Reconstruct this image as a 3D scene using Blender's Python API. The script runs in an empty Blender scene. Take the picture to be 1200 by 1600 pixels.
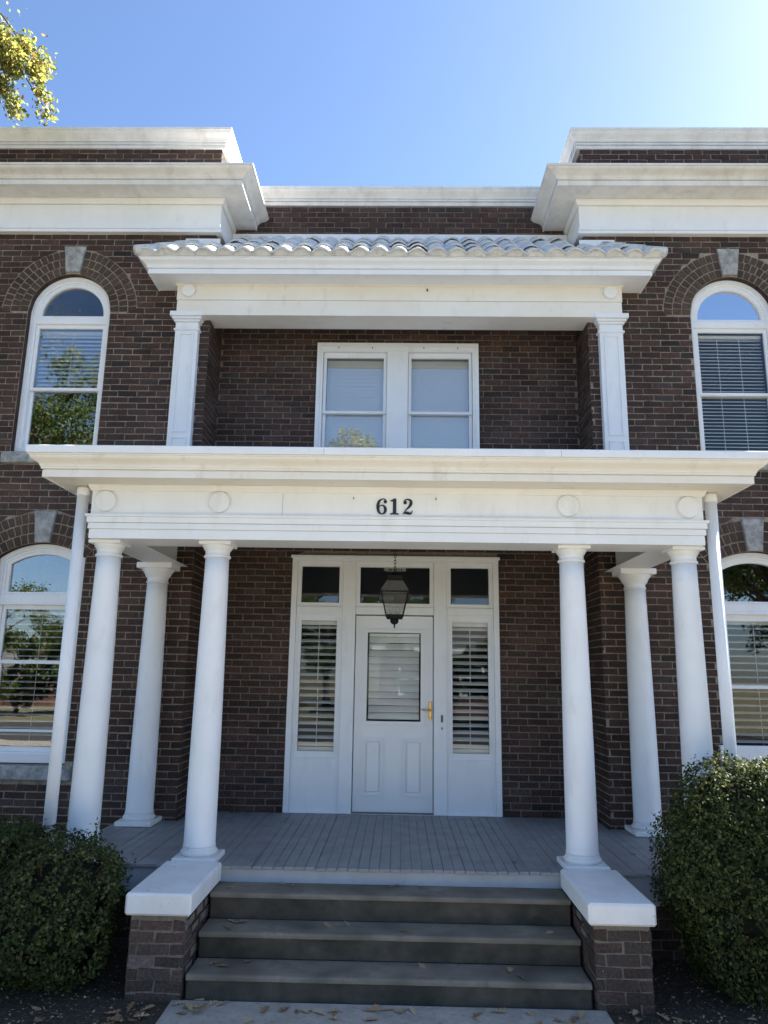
import bpy, math, random
import numpy as np
from mathutils import Vector, Matrix
random.seed(7); rng = np.random.default_rng(7)
scene = bpy.context.scene
col = scene.collection
PI = math.pi

# ------------------------------------------------------------------ camera
f_px, pitch, yaw, roll = 1158.77, 0.2126, -0.0210, 0.0155
CAM = Vector((0.0387, -8.2467, 1.4505))
fw = Vector((math.sin(yaw)*math.cos(pitch), math.cos(yaw)*math.cos(pitch), math.sin(pitch)))
rt = Vector((math.cos(yaw), -math.sin(yaw), 0)); up = rt.cross(fw)
rt2 = rt*math.cos(roll) + up*math.sin(roll); up2 = up*math.cos(roll) - rt*math.sin(roll)
cam_d = bpy.data.cameras.new('camera'); cam = bpy.data.objects.new('camera', cam_d); col.objects.link(cam)
cam.matrix_world = Matrix(((rt2.x, up2.x, -fw.x, CAM.x), (rt2.y, up2.y, -fw.y, CAM.y), (rt2.z, up2.z, -fw.z, CAM.z), (0, 0, 0, 1)))
cam_d.sensor_fit = 'HORIZONTAL'; cam_d.sensor_width = 36; cam_d.lens = f_px/1200*36
cam_d.clip_start = 0.05; cam_d.clip_end = 2000
scene.camera = cam

# ------------------------------------------------------------------ sky, sun, exposure
SUN_EL, SUN_AZ = math.radians(41), math.radians(60)      # azimuth from +Y (into the house) towards +X
world = bpy.data.worlds.new('World'); scene.world = world; world.use_nodes = True
nt = world.node_tree; bg = nt.nodes['Background']
sky = nt.nodes.new('ShaderNodeTexSky'); sky.sky_type = 'NISHITA'; sky.sun_disc = False
sky.sun_elevation = SUN_EL; sky.sun_rotation = SUN_AZ; sky.altitude = 1500; sky.air_density = 1.0; sky.dust_density = 2.2; sky.ozone_density = 4.0
nt.links.new(sky.outputs[0], bg.inputs[0]); bg.inputs[1].default_value = 0.050
sd = bpy.data.lights.new('sun', 'SUN'); sd.energy = 5.0; sd.angle = math.radians(0.5); sd.color = (1, 0.95, 0.86)
sun = bpy.data.objects.new('sun', sd); col.objects.link(sun)
sdir = Vector((math.sin(SUN_AZ)*math.cos(SUN_EL), math.cos(SUN_AZ)*math.cos(SUN_EL), math.sin(SUN_EL)))
sun.rotation_euler = (-sdir).to_track_quat('-Z', 'Y').to_euler(); sun.location = (10, 20, 25)
vs = scene.view_settings; vs.view_transform = 'Standard'; vs.look = 'None'; vs.gamma = 1; vs.exposure = 2.68
vs.use_curve_mapping = False

# ------------------------------------------------------------------ materials
def mat(name):
    m = bpy.data.materials.new(name); m.use_nodes = True
    return m, m.node_tree.nodes, m.node_tree.links, m.node_tree.nodes['Principled BSDF']
def ramp(N, stops):
    r = N.new('ShaderNodeValToRGB'); e = r.color_ramp.elements
    while len(e) < len(stops): e.new(0.5)
    for i, (p, c) in enumerate(stops):
        e[i].position = p; e[i].color = (c[0], c[1], c[2], 1)
    return r
def noise(N, L, scale, detail=4, src=None, rough=0.6, stretch=None):
    n = N.new('ShaderNodeTexNoise'); n.inputs['Scale'].default_value = scale
    n.inputs['Detail'].default_value = detail; n.inputs['Roughness'].default_value = rough
    g = N.new('ShaderNodeNewGeometry')
    if stretch:
        mp = N.new('ShaderNodeMapping'); mp.inputs['Scale'].default_value = stretch
        L.new(g.outputs['Position'], mp.inputs['Vector']); L.new(mp.outputs[0], n.inputs['Vector'])
    else: L.new(g.outputs['Position'], n.inputs['Vector'])
    return n
def mix(N, L, fac, a, b, mode='MIX'):
    m = N.new('ShaderNodeMix'); m.data_type = 'RGBA'; m.blend_type = mode
    for s, v in ((m.inputs[0], fac), (m.inputs[6], a), (m.inputs[7], b)):
        if hasattr(v, 'is_output'): L.new(v, s)
        elif isinstance(v, tuple): s.default_value = (*v, 1)
        else: s.default_value = v
    return m.outputs[2]
def bump(N, L, b, h, strength, dist):
    bn = N.new('ShaderNodeBump'); bn.inputs['Strength'].default_value = strength; bn.inputs['Distance'].default_value = dist
    L.new(h, bn.inputs['Height']); L.new(bn.outputs[0], b.inputs['Normal'])
def rnd(N, L):
    g = N.new('ShaderNodeNewGeometry'); o = N.new('ShaderNodeObjectInfo')
    a = N.new('ShaderNodeMath'); a.operation = 'ADD'; L.new(g.outputs['Random Per Island'], a.inputs[0]); L.new(o.outputs['Random'], a.inputs[1])
    fr = N.new('ShaderNodeMath'); fr.operation = 'FRACT'; L.new(a.outputs[0], fr.inputs[0])
    return fr.outputs[0]

def brick_mat(name, stops, speck=0.5):
    m, N, L, b = mat(name)
    r = ramp(N, stops); L.new(rnd(N, L), r.inputs[0])
    n1 = noise(N, L, 55, 5); r1 = ramp(N, [(0.3, (0.5,)*3), (0.7, (1.45,)*3)]); L.new(n1.outputs[0], r1.inputs[0])
    c = mix(N, L, 1.0, r.outputs[0], r1.outputs[0], 'MULTIPLY')
    n3 = noise(N, L, 1.6, 3); r3 = ramp(N, [(0.3, (0.65,)*3), (0.7, (1.3,)*3)]); L.new(n3.outputs[0], r3.inputs[0])
    c = mix(N, L, 1.0, c, r3.outputs[0], 'MULTIPLY')
    n2 = noise(N, L, 38, 3, stretch=(1, 1, 0.55)); r2 = ramp(N, [(0.735, (0,)*3), (0.76, (speck,)*3)]); L.new(n2.outputs[0], r2.inputs[0])
    c = mix(N, L, r2.outputs[0], c, (0.42, 0.39, 0.35))
    L.new(c, b.inputs['Base Color']); b.inputs['Roughness'].default_value = 0.85; b.inputs['Specular IOR Level'].default_value = 0.25
    bump(N, L, b, n1.outputs[0], 0.8, 0.006)
    return m
M = {}
M['brick'] = brick_mat('brown_brick', [(0, (0.042, 0.028, 0.025)), (0.3, (0.068, 0.040, 0.034)), (0.55, (0.056, 0.038, 0.033)), (0.8, (0.088, 0.050, 0.041)), (0.93, (0.070, 0.054, 0.046)), (1, (0.030, 0.024, 0.024))])
M['arch_brick'] = brick_mat('olive_brown_brick', [(0, (0.060, 0.044, 0.034)), (0.5, (0.088, 0.062, 0.046)), (1, (0.058, 0.040, 0.034))])
M['old_brick'] = brick_mat('worn_pier_brick', [(0, (0.052, 0.040, 0.034)), (0.4, (0.088, 0.058, 0.047)), (0.7, (0.080, 0.066, 0.057)), (0.93, (0.11, 0.066, 0.052)), (1, (0.19, 0.165, 0.145))], 1.0)
M['far_brick'] = brick_mat('red_far_brick', [(0, (0.11, 0.055, 0.042)), (1, (0.15, 0.07, 0.052))])

def simple(name, c1, c2, scale, rough=0.7, bmp=0.15, dist=0.01, extra=None, spec=0.4, detail=5):
    m, N, L, b = mat(name)
    n = noise(N, L, scale, detail); r = ramp(N, [(0.32, c1), (0.68, c2)]); L.new(n.outputs[0], r.inputs[0])
    c = r.outputs[0]
    if extra:
        sc, lo, hi, colr, amt, st = extra
        n2 = noise(N, L, sc, 6, stretch=st); r2 = ramp(N, [(lo, (0,)*3), (hi, (amt,)*3)]); L.new(n2.outputs[0], r2.inputs[0])
        c = mix(N, L, r2.outputs[0], c, colr)
    L.new(c, b.inputs['Base Color']); b.inputs['Roughness'].default_value = rough; b.inputs['Specular IOR Level'].default_value = spec
    if bmp: bump(N, L, b, n.outputs[0], bmp, dist)
    return m
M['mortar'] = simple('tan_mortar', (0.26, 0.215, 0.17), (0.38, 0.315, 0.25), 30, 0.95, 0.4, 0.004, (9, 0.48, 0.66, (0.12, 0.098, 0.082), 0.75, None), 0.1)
M['mortar_dark'] = simple('dark_mortar', (0.15, 0.125, 0.105), (0.25, 0.21, 0.175), 30, 0.95, 0.4, 0.004, None, 0.1)  # darker mortar for the centre wall, foundation, pier cores and board joints
M['white'] = simple('white_paint', (0.79, 0.80, 0.815), (0.845, 0.855, 0.87), 3.0, 0.45, 0.06, 0.004, (8, 0.56, 0.78, (0.52, 0.48, 0.42), 0.28, (1, 1, 0.3)), 0.35)
M['bounce_cream'] = simple('bounce_warmed_white_paint', (0.79, 0.74, 0.66), (0.84, 0.81, 0.755), 2.2, 0.5, 0.08, 0.004, (7, 0.58, 0.78, (0.48, 0.40, 0.29), 0.45, (1, 1, 0.5)), 0.3)  # warm light bounced from the ground is put into this trim colour
M['white_worn'] = simple('worn_white_paint', (0.70, 0.70, 0.68), (0.80, 0.80, 0.79), 6, 0.6, 0.2, 0.006, (16, 0.66, 0.72, (0.30, 0.27, 0.24), 0.7, None), 0.3)
M['weathered'] = simple('weathered_white_paint', (0.66, 0.65, 0.63), (0.78, 0.77, 0.76), 5, 0.6, 0.12, 0.005, (6, 0.52, 0.76, (0.40, 0.37, 0.33), 0.42, (1.2, 1.2, 0.25)), 0.3)
M['door_white'] = simple('door_paint', (0.78, 0.785, 0.79), (0.82, 0.825, 0.83), 2, 0.35, 0.02, 0.002, None, 0.45)
M['tile'] = simple('whitewashed_tile', (0.56, 0.56, 0.55), (0.72, 0.72, 0.71), 14, 0.5, 0.25, 0.006, (12, 0.55, 0.75, (0.25, 0.225, 0.20), 0.8, None), 0.4)
M['floor'] = simple('grey_floor_paint', (0.225, 0.23, 0.235), (0.31, 0.315, 0.315), 5, 0.55, 0.2, 0.004, (11, 0.60, 0.74, (0.13, 0.12, 0.11), 0.75, (1, 0.12, 1)), 0.4)
M['skirt'] = simple('pale_grey_paint', (0.40, 0.42, 0.45), (0.48, 0.50, 0.53), 5, 0.6, 0.1, 0.004, (9, 0.6, 0.75, (0.2, 0.19, 0.18), 0.5, (1, 1, .4)), 0.3)
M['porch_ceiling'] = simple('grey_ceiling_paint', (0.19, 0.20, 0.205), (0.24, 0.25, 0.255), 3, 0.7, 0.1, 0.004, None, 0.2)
M['stone'] = simple('grey_keystone', (0.22, 0.22, 0.215), (0.46, 0.46, 0.45), 14, 0.85, 0.5, 0.01, (40, 0.55, 0.7, (0.13, 0.125, 0.12), 0.6, None), 0.2)
M['concrete'] = simple('stained_concrete', (0.066, 0.058, 0.046), (0.115, 0.10, 0.08), 7, 0.9, 0.4, 0.006, (2.4, 0.42, 0.68, (0.030, 0.034, 0.026), 0.75, (1, 1, 1.8)), 0.2)
M['tread'] = simple('worn_skylit_tread_concrete', (0.17, 0.145, 0.112), (0.27, 0.235, 0.185), 12, 0.9, 0.5, 0.006, (3.0, 0.45, 0.70, (0.055, 0.055, 0.042), 0.7, None), 0.2)  # treads paler than risers: sky light put into the colour, plus worn nosing
M['walk'] = simple('walk_concrete', (0.30, 0.275, 0.235), (0.42, 0.385, 0.33), 9, 0.9, 0.4, 0.006, (30, 0.55, 0.7, (0.15, 0.145, 0.14), 0.6, None), 0.2)
M['brass'] = simple('brass', (0.62, 0.40, 0.12), (0.70, 0.46, 0.15), 20, 0.3, 0, 0, None, 0.5); M['brass'].node_tree.nodes['Principled BSDF'].inputs['Metallic'].default_value = 1
M['iron'] = simple('black_iron', (0.006, 0.006, 0.007), (0.012, 0.012, 0.012), 40, 0.6, 0.2, 0.002, None, 0.15)
M['copper'] = simple('dull_lantern_metal', (0.10, 0.092, 0.085), (0.15, 0.138, 0.125), 30, 0.5, 0.1, 0.002, None, 0.5)
M['black'] = simple('black_numeral_paint', (0.008, 0.009, 0.013), (0.014, 0.015, 0.02), 30, 0.35, 0, 0, None, 0.5)
M['slat'] = simple('blind_slat_white', (0.78, 0.78, 0.74), (0.84, 0.84, 0.80), 3, 0.5, 0, 0, None, 0.4)
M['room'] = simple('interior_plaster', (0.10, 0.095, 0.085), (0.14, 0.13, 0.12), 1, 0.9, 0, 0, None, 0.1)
M['deck'] = simple('roof_membrane', (0.35, 0.35, 0.35), (0.45, 0.45, 0.45), 2, 0.9, 0.1, 0.01, None, 0.1)
M['bark'] = simple('bark', (0.055, 0.042, 0.033), (0.13, 0.105, 0.085), 14, 0.95, 0.8, 0.03, None, 0.1)
M['paper'] = simple('paper_strip', (0.45, 0.45, 0.42), (0.5, 0.5, 0.47), 10, 0.8, 0, 0)
M['shingle'] = simple('grey_shingle', (0.10, 0.10, 0.10), (0.17, 0.165, 0.16), 8, 0.9, 0.2, 0.02)
M['asphalt'] = simple('asphalt', (0.04, 0.04, 0.042), (0.065, 0.065, 0.066), 20, 0.9, 0.3, 0.01)

m, N, L, b = mat('ground_soil_and_grass'); M['ground'] = m       # mulch bed by the house, lawn further out
n1 = noise(N, L, 45, 8, rough=0.75); r1 = ramp(N, [(0.3, (0.034, 0.028, 0.022)), (0.55, (0.095, 0.078, 0.060)), (0.75, (0.19, 0.16, 0.13))]); L.new(n1.outputs[0], r1.inputs[0])
n2 = noise(N, L, 3, 8, rough=0.7); r2 = ramp(N, [(0.3, (0.11, 0.115, 0.065)), (0.7, (0.24, 0.205, 0.145))]); L.new(n2.outputs[0], r2.inputs[0])
g = N.new('ShaderNodeNewGeometry'); sx = N.new('ShaderNodeSeparateXYZ'); L.new(g.outputs['Position'], sx.inputs[0])
n3 = noise(N, L, 1.2, 4); ad = N.new('ShaderNodeMath'); ad.operation = 'ADD'; L.new(sx.outputs[1], ad.inputs[0]); L.new(n3.outputs[0], ad.inputs[1])
mr = N.new('ShaderNodeMapRange'); L.new(ad.outputs[0], mr.inputs[0])
for k, v in ((1, -5.6), (2, -4.6), (3, 1.0), (4, 0.0)): mr.inputs[k].default_value = v
L.new(mix(N, L, mr.outputs[0], r1.outputs[0], r2.outputs[0]), b.inputs['Base Color']); b.inputs['Roughness'].default_value = 0.95; b.inputs['Specular IOR Level'].default_value = 0.1
bump(N, L, b, n1.outputs[0], 0.9, 0.03)

def glass(name, boost, base=0.0, tint=(0.96, 0.97, 0.97), rough=0.0):
    m, N, L, b = mat(name); N.remove(b)
    out = [n for n in N if n.type == 'OUTPUT_MATERIAL'][0]
    fr = N.new('ShaderNodeFresnel'); fr.inputs[0].default_value = 1.52
    mu = N.new('ShaderNodeMath'); mu.operation = 'MULTIPLY_ADD'; mu.use_clamp = True
    mu.inputs[1].default_value = boost; mu.inputs[2].default_value = base; L.new(fr.outputs[0], mu.inputs[0])
    gl = N.new('ShaderNodeBsdfGlossy'); gl.inputs['Roughness'].default_value = rough; gl.inputs['Color'].default_value = (0.95, 0.97, 1, 1)
    tr = N.new('ShaderNodeBsdfTransparent'); tr.inputs[0].default_value = (*tint, 1)
    n = noise(N, L, 1.7, 1); bn = N.new('ShaderNodeBump'); bn.inputs['Strength'].default_value = 0.06; bn.inputs['Distance'].default_value = 0.02
    L.new(n.outputs[0], bn.inputs['Height']); L.new(bn.outputs[0], gl.inputs['Normal'])
    mx = N.new('ShaderNodeMixShader'); L.new(mu.outputs[0], mx.inputs[0]); L.new(tr.outputs[0], mx.inputs[1]); L.new(gl.outputs[0], mx.inputs[2])
    L.new(mx.outputs[0], out.inputs[0])
    return m
M['glass'] = glass('window_glass', 0.6, 0.0)
M['glass_mid'] = glass('old_glass', 1.4, 0.02)
M['glass_dim'] = glass('transom_glass', 1.0, 0.0)
M['glass_mirror'] = glass('coated_glass', 2.0, 0.45)
M['glass_strong'] = glass('storm_glass', 1.4, 0.06)
M['glass_lamp'] = glass('lantern_glass', 0.35, 0.0, (0.66, 0.67, 0.65), 0.02)

def leaf_mat(name, stops, trans=0.35, rough=0.5):
    m, N, L, b = mat(name)
    out = [n for n in N if n.type == 'OUTPUT_MATERIAL'][0]
    r = ramp(N, stops); L.new(rnd(N, L), r.inputs[0])
    L.new(r.outputs[0], b.inputs['Base Color']); b.inputs['Roughness'].default_value = rough; b.inputs['Specular IOR Level'].default_value = 0.35
    t = N.new('ShaderNodeBsdfTranslucent'); hs = N.new('ShaderNodeHueSaturation'); hs.inputs['Value'].default_value = 1.8; hs.inputs['Saturation'].default_value = 1.1
    L.new(r.outputs[0], hs.inputs['Color']); L.new(hs.outputs[0], t.inputs[0])
    mx = N.new('ShaderNodeMixShader'); mx.inputs[0].default_value = trans
    L.new(b.outputs[0], mx.inputs[1]); L.new(t.outputs[0], mx.inputs[2]); L.new(mx.outputs[0], out.inputs[0])
    return m
M['oak_leaf'] = leaf_mat('autumn_oak_leaf', [(0, (0.09, 0.11, 0.032)), (0.45, (0.15, 0.165, 0.05)), (0.78, (0.24, 0.215, 0.07)), (0.94, (0.33, 0.26, 0.085)), (1, (0.28, 0.16, 0.07))], 0.55)
M['green_leaf'] = leaf_mat('green_tree_leaf', [(0, (0.030, 0.055, 0.015)), (0.5, (0.06, 0.095, 0.024)), (0.85, (0.10, 0.12, 0.03)), (1, (0.17, 0.14, 0.04))], 0.35)
M['box_leaf'] = leaf_mat('boxwood_leaf', [(0, (0.026, 0.036, 0.012)), (0.5, (0.046, 0.062, 0.019)), (0.82, (0.076, 0.094, 0.028)), (0.95, (0.12, 0.13, 0.045)), (1, (0.17, 0.13, 0.06))], 0.18, 0.65)
M['box_leaf'].node_tree.nodes['Principled BSDF'].inputs['Specular IOR Level'].default_value = 0.15
M['box_core'] = simple('shrub_shade_core', (0.010, 0.012, 0.007), (0.022, 0.024, 0.014), 30, 0.95, 0.5, 0.02, None, 0.1)  # near-black colour carries the shade inside the shrub
M['dead_leaf'] = leaf_mat('dead_oak_leaf', [(0, (0.22, 0.135, 0.07)), (0.5, (0.36, 0.25, 0.145)), (1, (0.50, 0.37, 0.23))], 0.15, 0.8)

# ------------------------------------------------------------------ mesh helpers
WL = {}                                                # world location of each object made
def place(o, loc, parent=None):
    if parent is not None:
        o.parent = parent; o.location = Vector(loc) - WL[parent.name]
    else: o.location = loc
    WL[o.name] = Vector(loc)
def empty(name, loc, parent=None):
    o = bpy.data.objects.new(name, None); col.objects.link(o); o.empty_display_size = 0.2; place(o, loc, parent); return o
def tag(o, label=None, cat=None, group=None, kind=None):
    for k, v in (('label', label), ('category', cat), ('group', group), ('kind', kind)):
        if v: o[k] = v
    return o
class MB:
    def __init__(s): s.v = []; s.f = []
    def add(s, vs_, fs_):
        k = len(s.v); s.v += [tuple(p) for p in vs_]; s.f += [tuple(i+k for i in q) for q in fs_]; return s
    def box(s, x0, x1, y0, y1, z0, z1):
        return s.add([(x0, y0, z0), (x1, y0, z0), (x1, y1, z0), (x0, y1, z0), (x0, y0, z1), (x1, y0, z1), (x1, y1, z1), (x0, y1, z1)],
                     [(0, 3, 2, 1), (4, 5, 6, 7), (0, 1, 5, 4), (1, 2, 6, 5), (2, 3, 7, 6), (3, 0, 4, 7)])
    def bev(s, x0, x1, y0, y1, z0, z1, b=0.006):        # box with chamfered edges
        P = []; F = []
        lo = (x0, y0, z0); hi = (x1, y1, z1)
        idx = {}
        for cx in (0, 1):
            for cy in (0, 1):
                for cz in (0, 1):
                    c = [(lo, hi)[q][a] for a, q in enumerate((cx, cy, cz))]
                    d = [b if q == 0 else -b for q in (cx, cy, cz)]
                    for a in range(3):
                        p = [c[i] + (0 if i == a else d[i]) for i in range(3)]
                        idx[(cx, cy, cz, a)] = len(P); P.append(p)
        for a in range(3):                               # main faces
            o1, o2 = [i for i in range(3) if i != a]
            for q in (0, 1):
                loop = []
                for (i, j) in ((0, 0), (1, 0), (1, 1), (0, 1)):
                    k = [0, 0, 0]; k[a] = q; k[o1] = i; k[o2] = j
                    loop.append(idx[(*k, a)])
                F.append(loop)
        for a in range(3):                               # edges along axis a
            o1, o2 = [i for i in range(3) if i != a]
            for i in (0, 1):
                for j in (0, 1):
                    k0 = [0, 0, 0]; k0[o1] = i; k0[o2] = j; k1 = list(k0); k1[a] = 1
                    F.append([idx[(*k0, o1)], idx[(*k1, o1)], idx[(*k1, o2)], idx[(*k0, o2)]])
        for cx in (0, 1):
            for cy in (0, 1):
                for cz in (0, 1): F.append([idx[(cx, cy, cz, a)] for a in range(3)])
        # orient outward
        ctr = Vector([(lo[i]+hi[i])/2 for i in range(3)])
        for q in F:
            v = [Vector(P[i]) for i in q]; n = (v[1]-v[0]).cross(v[2]-v[0])
            if n.dot(sum(v, Vector())/len(v) - ctr) < 0: q.reverse()
        return s.add(P, F)
    def poly(s, pts, y0, y1):                            # (x,z) polygon extruded from y0 (front) to y1
        n = len(pts); area = sum(pts[i][0]*pts[(i+1) % n][1] - pts[(i+1) % n][0]*pts[i][1] for i in range(n))
        if area < 0: pts = pts[::-1]
        V = [(x, y0, z) for x, z in pts] + [(x, y1, z) for x, z in pts]
        F = [tuple(range(n)), tuple(range(2*n-1, n-1, -1))] + [(i, i+n, (i+1) % n + n, (i+1) % n) for i in range(n)]
        return s.add(V, F)
    def ring(s, outer, inner, y0, y1):                   # closed band between two (x,z) loops
        n = len(outer)
        V = [(x, y0, z) for x, z in outer] + [(x, y0, z) for x, z in inner] + [(x, y1, z) for x, z in outer] + [(x, y1, z) for x, z in inner]
        F = []
        for i in range(n):
            j = (i+1) % n
            F += [(i, j, n+j, n+i), (n+i, n+j, 3*n+j, 3*n+i), (i, 2*n+i, 2*n+j, j), (2*n+i, 3*n+i, 3*n+j, 2*n+j)]
        return s.add(V, F)
    def lathe(s, prof, cx, cy, n=40, z0=0):              # prof [(r,z)]
        k = len(prof); V = []
        for r, z in prof:
            for i in range(n): a = 2*PI*i/n; V.append((cx + r*math.cos(a), cy + r*math.sin(a), z0 + z))
        F = [(a*n+i, a*n+(i+1) % n, (a+1)*n+(i+1) % n, (a+1)*n+i) for a in range(k-1) for i in range(n)]
        F += [tuple(range(n-1, -1, -1)), tuple(range((k-1)*n, k*n))]
        return s.add(V, F)
    def tube(s, pts, radii, n=8):
        pts = [Vector(p) for p in pts]; V = []; F = []
        for i, p in enumerate(pts):
            d = (pts[min(i+1, len(pts)-1)] - pts[max(i-1, 0)]).normalized()
            a = d.orthogonal().normalized() if i == 0 else (a - d*a.dot(d)).normalized()
            b_ = d.cross(a)
            for k in range(n):
                t = 2*PI*k/n; V.append(p + (a*math.cos(t) + b_*math.sin(t))*radii[i])
        for i in range(len(pts)-1):
            for k in range(n): F.append((i*n+k, i*n+(k+1) % n, (i+1)*n+(k+1) % n, (i+1)*n+k))
        F += [tuple(range(n-1, -1, -1)), tuple(range((len(pts)-1)*n, len(pts)*n))]
        return s.add(V, F)
    def sweep(s, path, prof, miter):                     # path: list of fn(s)->(x,y); prof: [(s,z)] open profile
        k = len(path); V = []
        for (o, z) in prof:
            for p in path: x, y = p(o); V.append((x, y, z))
        F = [(a*k+i, a*k+i+1, (a+1)*k+i+1, (a+1)*k+i) for a in range(len(prof)-1) for i in range(k-1)]
        if miter: F = [q[::-1] for q in F]
        return s.add(V, F)
    def build(s, name, material, parent=None, smooth=False, origin=None, auto=None):
        v = np.array(s.v, dtype=float)
        if origin is None:
            lo, hi = v.min(0), v.max(0); origin = ((lo[0]+hi[0])/2, (lo[1]+hi[1])/2, lo[2])
        o = np.array(origin, dtype=float)
        me = bpy.data.meshes.new(name); me.from_pydata((v-o).tolist(), [], s.f); me.materials.append(M[material]); me.update()
        if smooth:
            for p in me.polygons: p.use_smooth = True
            if auto:
                bad = [i for i, p in enumerate(me.polygons) if len(p.vertices) > 4]
                for i in bad: me.polygons[i].use_smooth = False
        ob = bpy.data.objects.new(name, me); col.objects.link(ob); place(ob, origin, parent)
        return ob
def inst(me, name, loc, parent=None, rot=None):
    o = bpy.data.objects.new(name, me); col.objects.link(o); place(o, loc, parent)
    if rot: o.rotation_euler = rot
    return o
def box(name, material, parent, *a, b=0.0):
    mb = MB(); (mb.bev(*a, b=b) if b else mb.box(*a)); return mb.build(name, material, parent)

# ------------------------------------------------------------------ ground
GZ = -0.607
g = MB().add([(-400, -400, GZ), (400, -400, GZ), (400, 400, GZ), (-400, 400, GZ)], [(0, 1, 2, 3)]).build('ground', 'ground', origin=(0, 0, GZ)); tag(g, kind='structure')
w = MB().bev(-1.37, 1.37, -13.0, -3.03, GZ-0.05, GZ+0.012, 0.008).build('front_walk', 'walk'); tag(w, kind='structure')
w = MB().bev(-60, 60, -21.5, -14.5, GZ-0.08, GZ+0.008, 0.004).build('road', 'asphalt'); tag(w, kind='structure')
w = MB().bev(-60, 60, -14.45, -13.03, GZ-0.05, GZ+0.012, 0.008).build('pavement', 'walk'); tag(w, kind='structure')

# ------------------------------------------------------------------ the house
W = -0.56; XC = 2.12; XO = 5.9; CP = 0.0713; LP = 0.2145; JT = 0.0115
house = tag(empty('house', (0, 3.0, GZ)), 'two-storey dark brown brick house with white cornices, arched windows and recessed balcony', 'house')

class Wall:                                              # vertical wall: origin O, along u, outward normal n
    def __init__(s, O, u, n): s.O = Vector(O); s.u = Vector(u); s.n = Vector(n)
    def P(s, a, d, z): p = s.O + s.u*a + s.n*d; return (p.x, p.y, z)
def slab(wl, u0, u1, z0, z1, ops, t=0.28):
    """mortar slab with openings (dict lo, hi, zb, top(u)); front at n=0, reveals to -t"""
    cuts = {u0, u1}
    for o in ops: cuts |= set(np.linspace(o['lo'], o['hi'], o.get('n', 1)+1))
    cuts = sorted(c for c in cuts if u0 <= c <= u1); mb = MB()
    def quad(a0, a1, b0, b1, c0, c1):
        for d, rev in ((0, False), (-t, True)):
            q = [wl.P(a0, d, b0), wl.P(a1, d, b1), wl.P(a1, d, c1), wl.P(a0, d, c0)]
            mb.add(q, [(3, 2, 1, 0) if rev else (0, 1, 2, 3)])
    for a0, a1 in zip(cuts[:-1], cuts[1:]):
        mid = (a0+a1)/2; here = sorted([o for o in ops if o['lo'] < mid < o['hi']], key=lambda o: o['zb'])
        p0 = p1 = z0
        for o in here:
            rv = o.setdefault('rv', MB())
            quad(a0, a1, p0, p1, o['zb'], o['zb'])
            t0, t1 = o['top'](a0), o['top'](a1)
            for zz0, zz1, r in ((o['zb'], o['zb'], 0), (t0, t1, 1)):
                q = [wl.P(a0, 0, zz0), wl.P(a1, 0, zz1), wl.P(a1, -t, zz1), wl.P(a0, -t, zz0)]
                rv.add(q, [(0, 1, 2, 3) if r else (3, 2, 1, 0)])
            p0, p1 = t0, t1
        quad(a0, a1, p0, p1, z1, z1)
    for o in ops:
        rv = o['rv']
        for e in (o['lo'], o['hi']):
            tz = o['top'](e); rv.add([wl.P(e, 0, o['zb']), wl.P(e, -t, o['zb']), wl.P(e, -t, tz), wl.P(e, 0, tz)], [(0, 1, 2, 3)])
    for e in (u0, u1): mb.add([wl.P(e, 0, z0), wl.P(e, -t, z0), wl.P(e, -t, z1), wl.P(e, 0, z1)], [(0, 1, 2, 3)])
    return mb
def brick_pts(wl, l0, l1, r0, r1, z0, z1, jit=0.003, d1=0.0055):
    j = lambda: random.uniform(-jit, jit)
    d = d1 + random.uniform(-0.002, 0.0025)
    base = [(l0+j(), z0+j()), (r0+j(), z0+j()), (r1+j(), z1+j()), (l1+j(), z1+j())]
    V = [wl.P(a, d + random.uniform(-0.0008, 0.0008), z) for a, z in base] + [wl.P(a, -0.012, z) for a, z in base]
    return V, [(0, 1, 2, 3), (0, 4, 5, 1), (1, 5, 6, 2), (2, 6, 7, 3), (3, 7, 4, 0)]
def lay(wl, u0, u1, z0, z1, blocks, off=0.0):
    """running bond; blocks: fn(z)->(lo,hi) or None. yields brick corner tuples"""
    out = []; k = 0; z = z0
    while z + CP*0.6 < z1:
        za, zb = z, min(z + CP - JT, z1)
        start = u0 - (LP/2 if k % 2 else 0) + off - LP
        segs = [(u0, u0, u1, u1)]
        for bl in blocks:
            a, bq = bl(za+1e-4), bl(zb-1e-4)
            if a is None and bq is None: continue
            if a is None: a = ((bq[0]+bq[1])/2,)*2
            if bq is None: bq = ((a[0]+a[1])/2,)*2
            ns = []
            for (l0, l1, r0, r1) in segs:
                if a[0] >= r0 or a[1] <= l0: ns.append((l0, l1, r0, r1)); continue
                if a[0] > l0 + 0.02: ns.append((l0, l1, a[0]-JT*0.6, bq[0]-JT*0.6))
                if a[1] < r0 - 0.02: ns.append((a[1]+JT*0.6, bq[1]+JT*0.6, r0, r1))
            segs = ns
        x = start
        wob = random.uniform(-0.012, 0.012)
        while x < u1:
            a, bq = x + wob, x + wob + LP - JT
            for (l0, l1, r0, r1) in segs:
                L0, L1 = max(a, l0), max(a, l1); R0, R1 = min(bq, r0), min(bq, r1)
                if min(R0-L0, R1-L1) > 0.0 and max(R0-L0, R1-L1) > 0.022: out.append((L0, L1, R0, R1, za, zb))
            x += LP
        z += CP; k += 1
    return out
def brick_stuff(wl, bricks, parent, material='brick'):
    mb = MB()
    for q in bricks: mb.add(*brick_pts(wl, *q))
    if mb.v: tag(mb.build('bricks', material, parent), kind='stuff')
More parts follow.
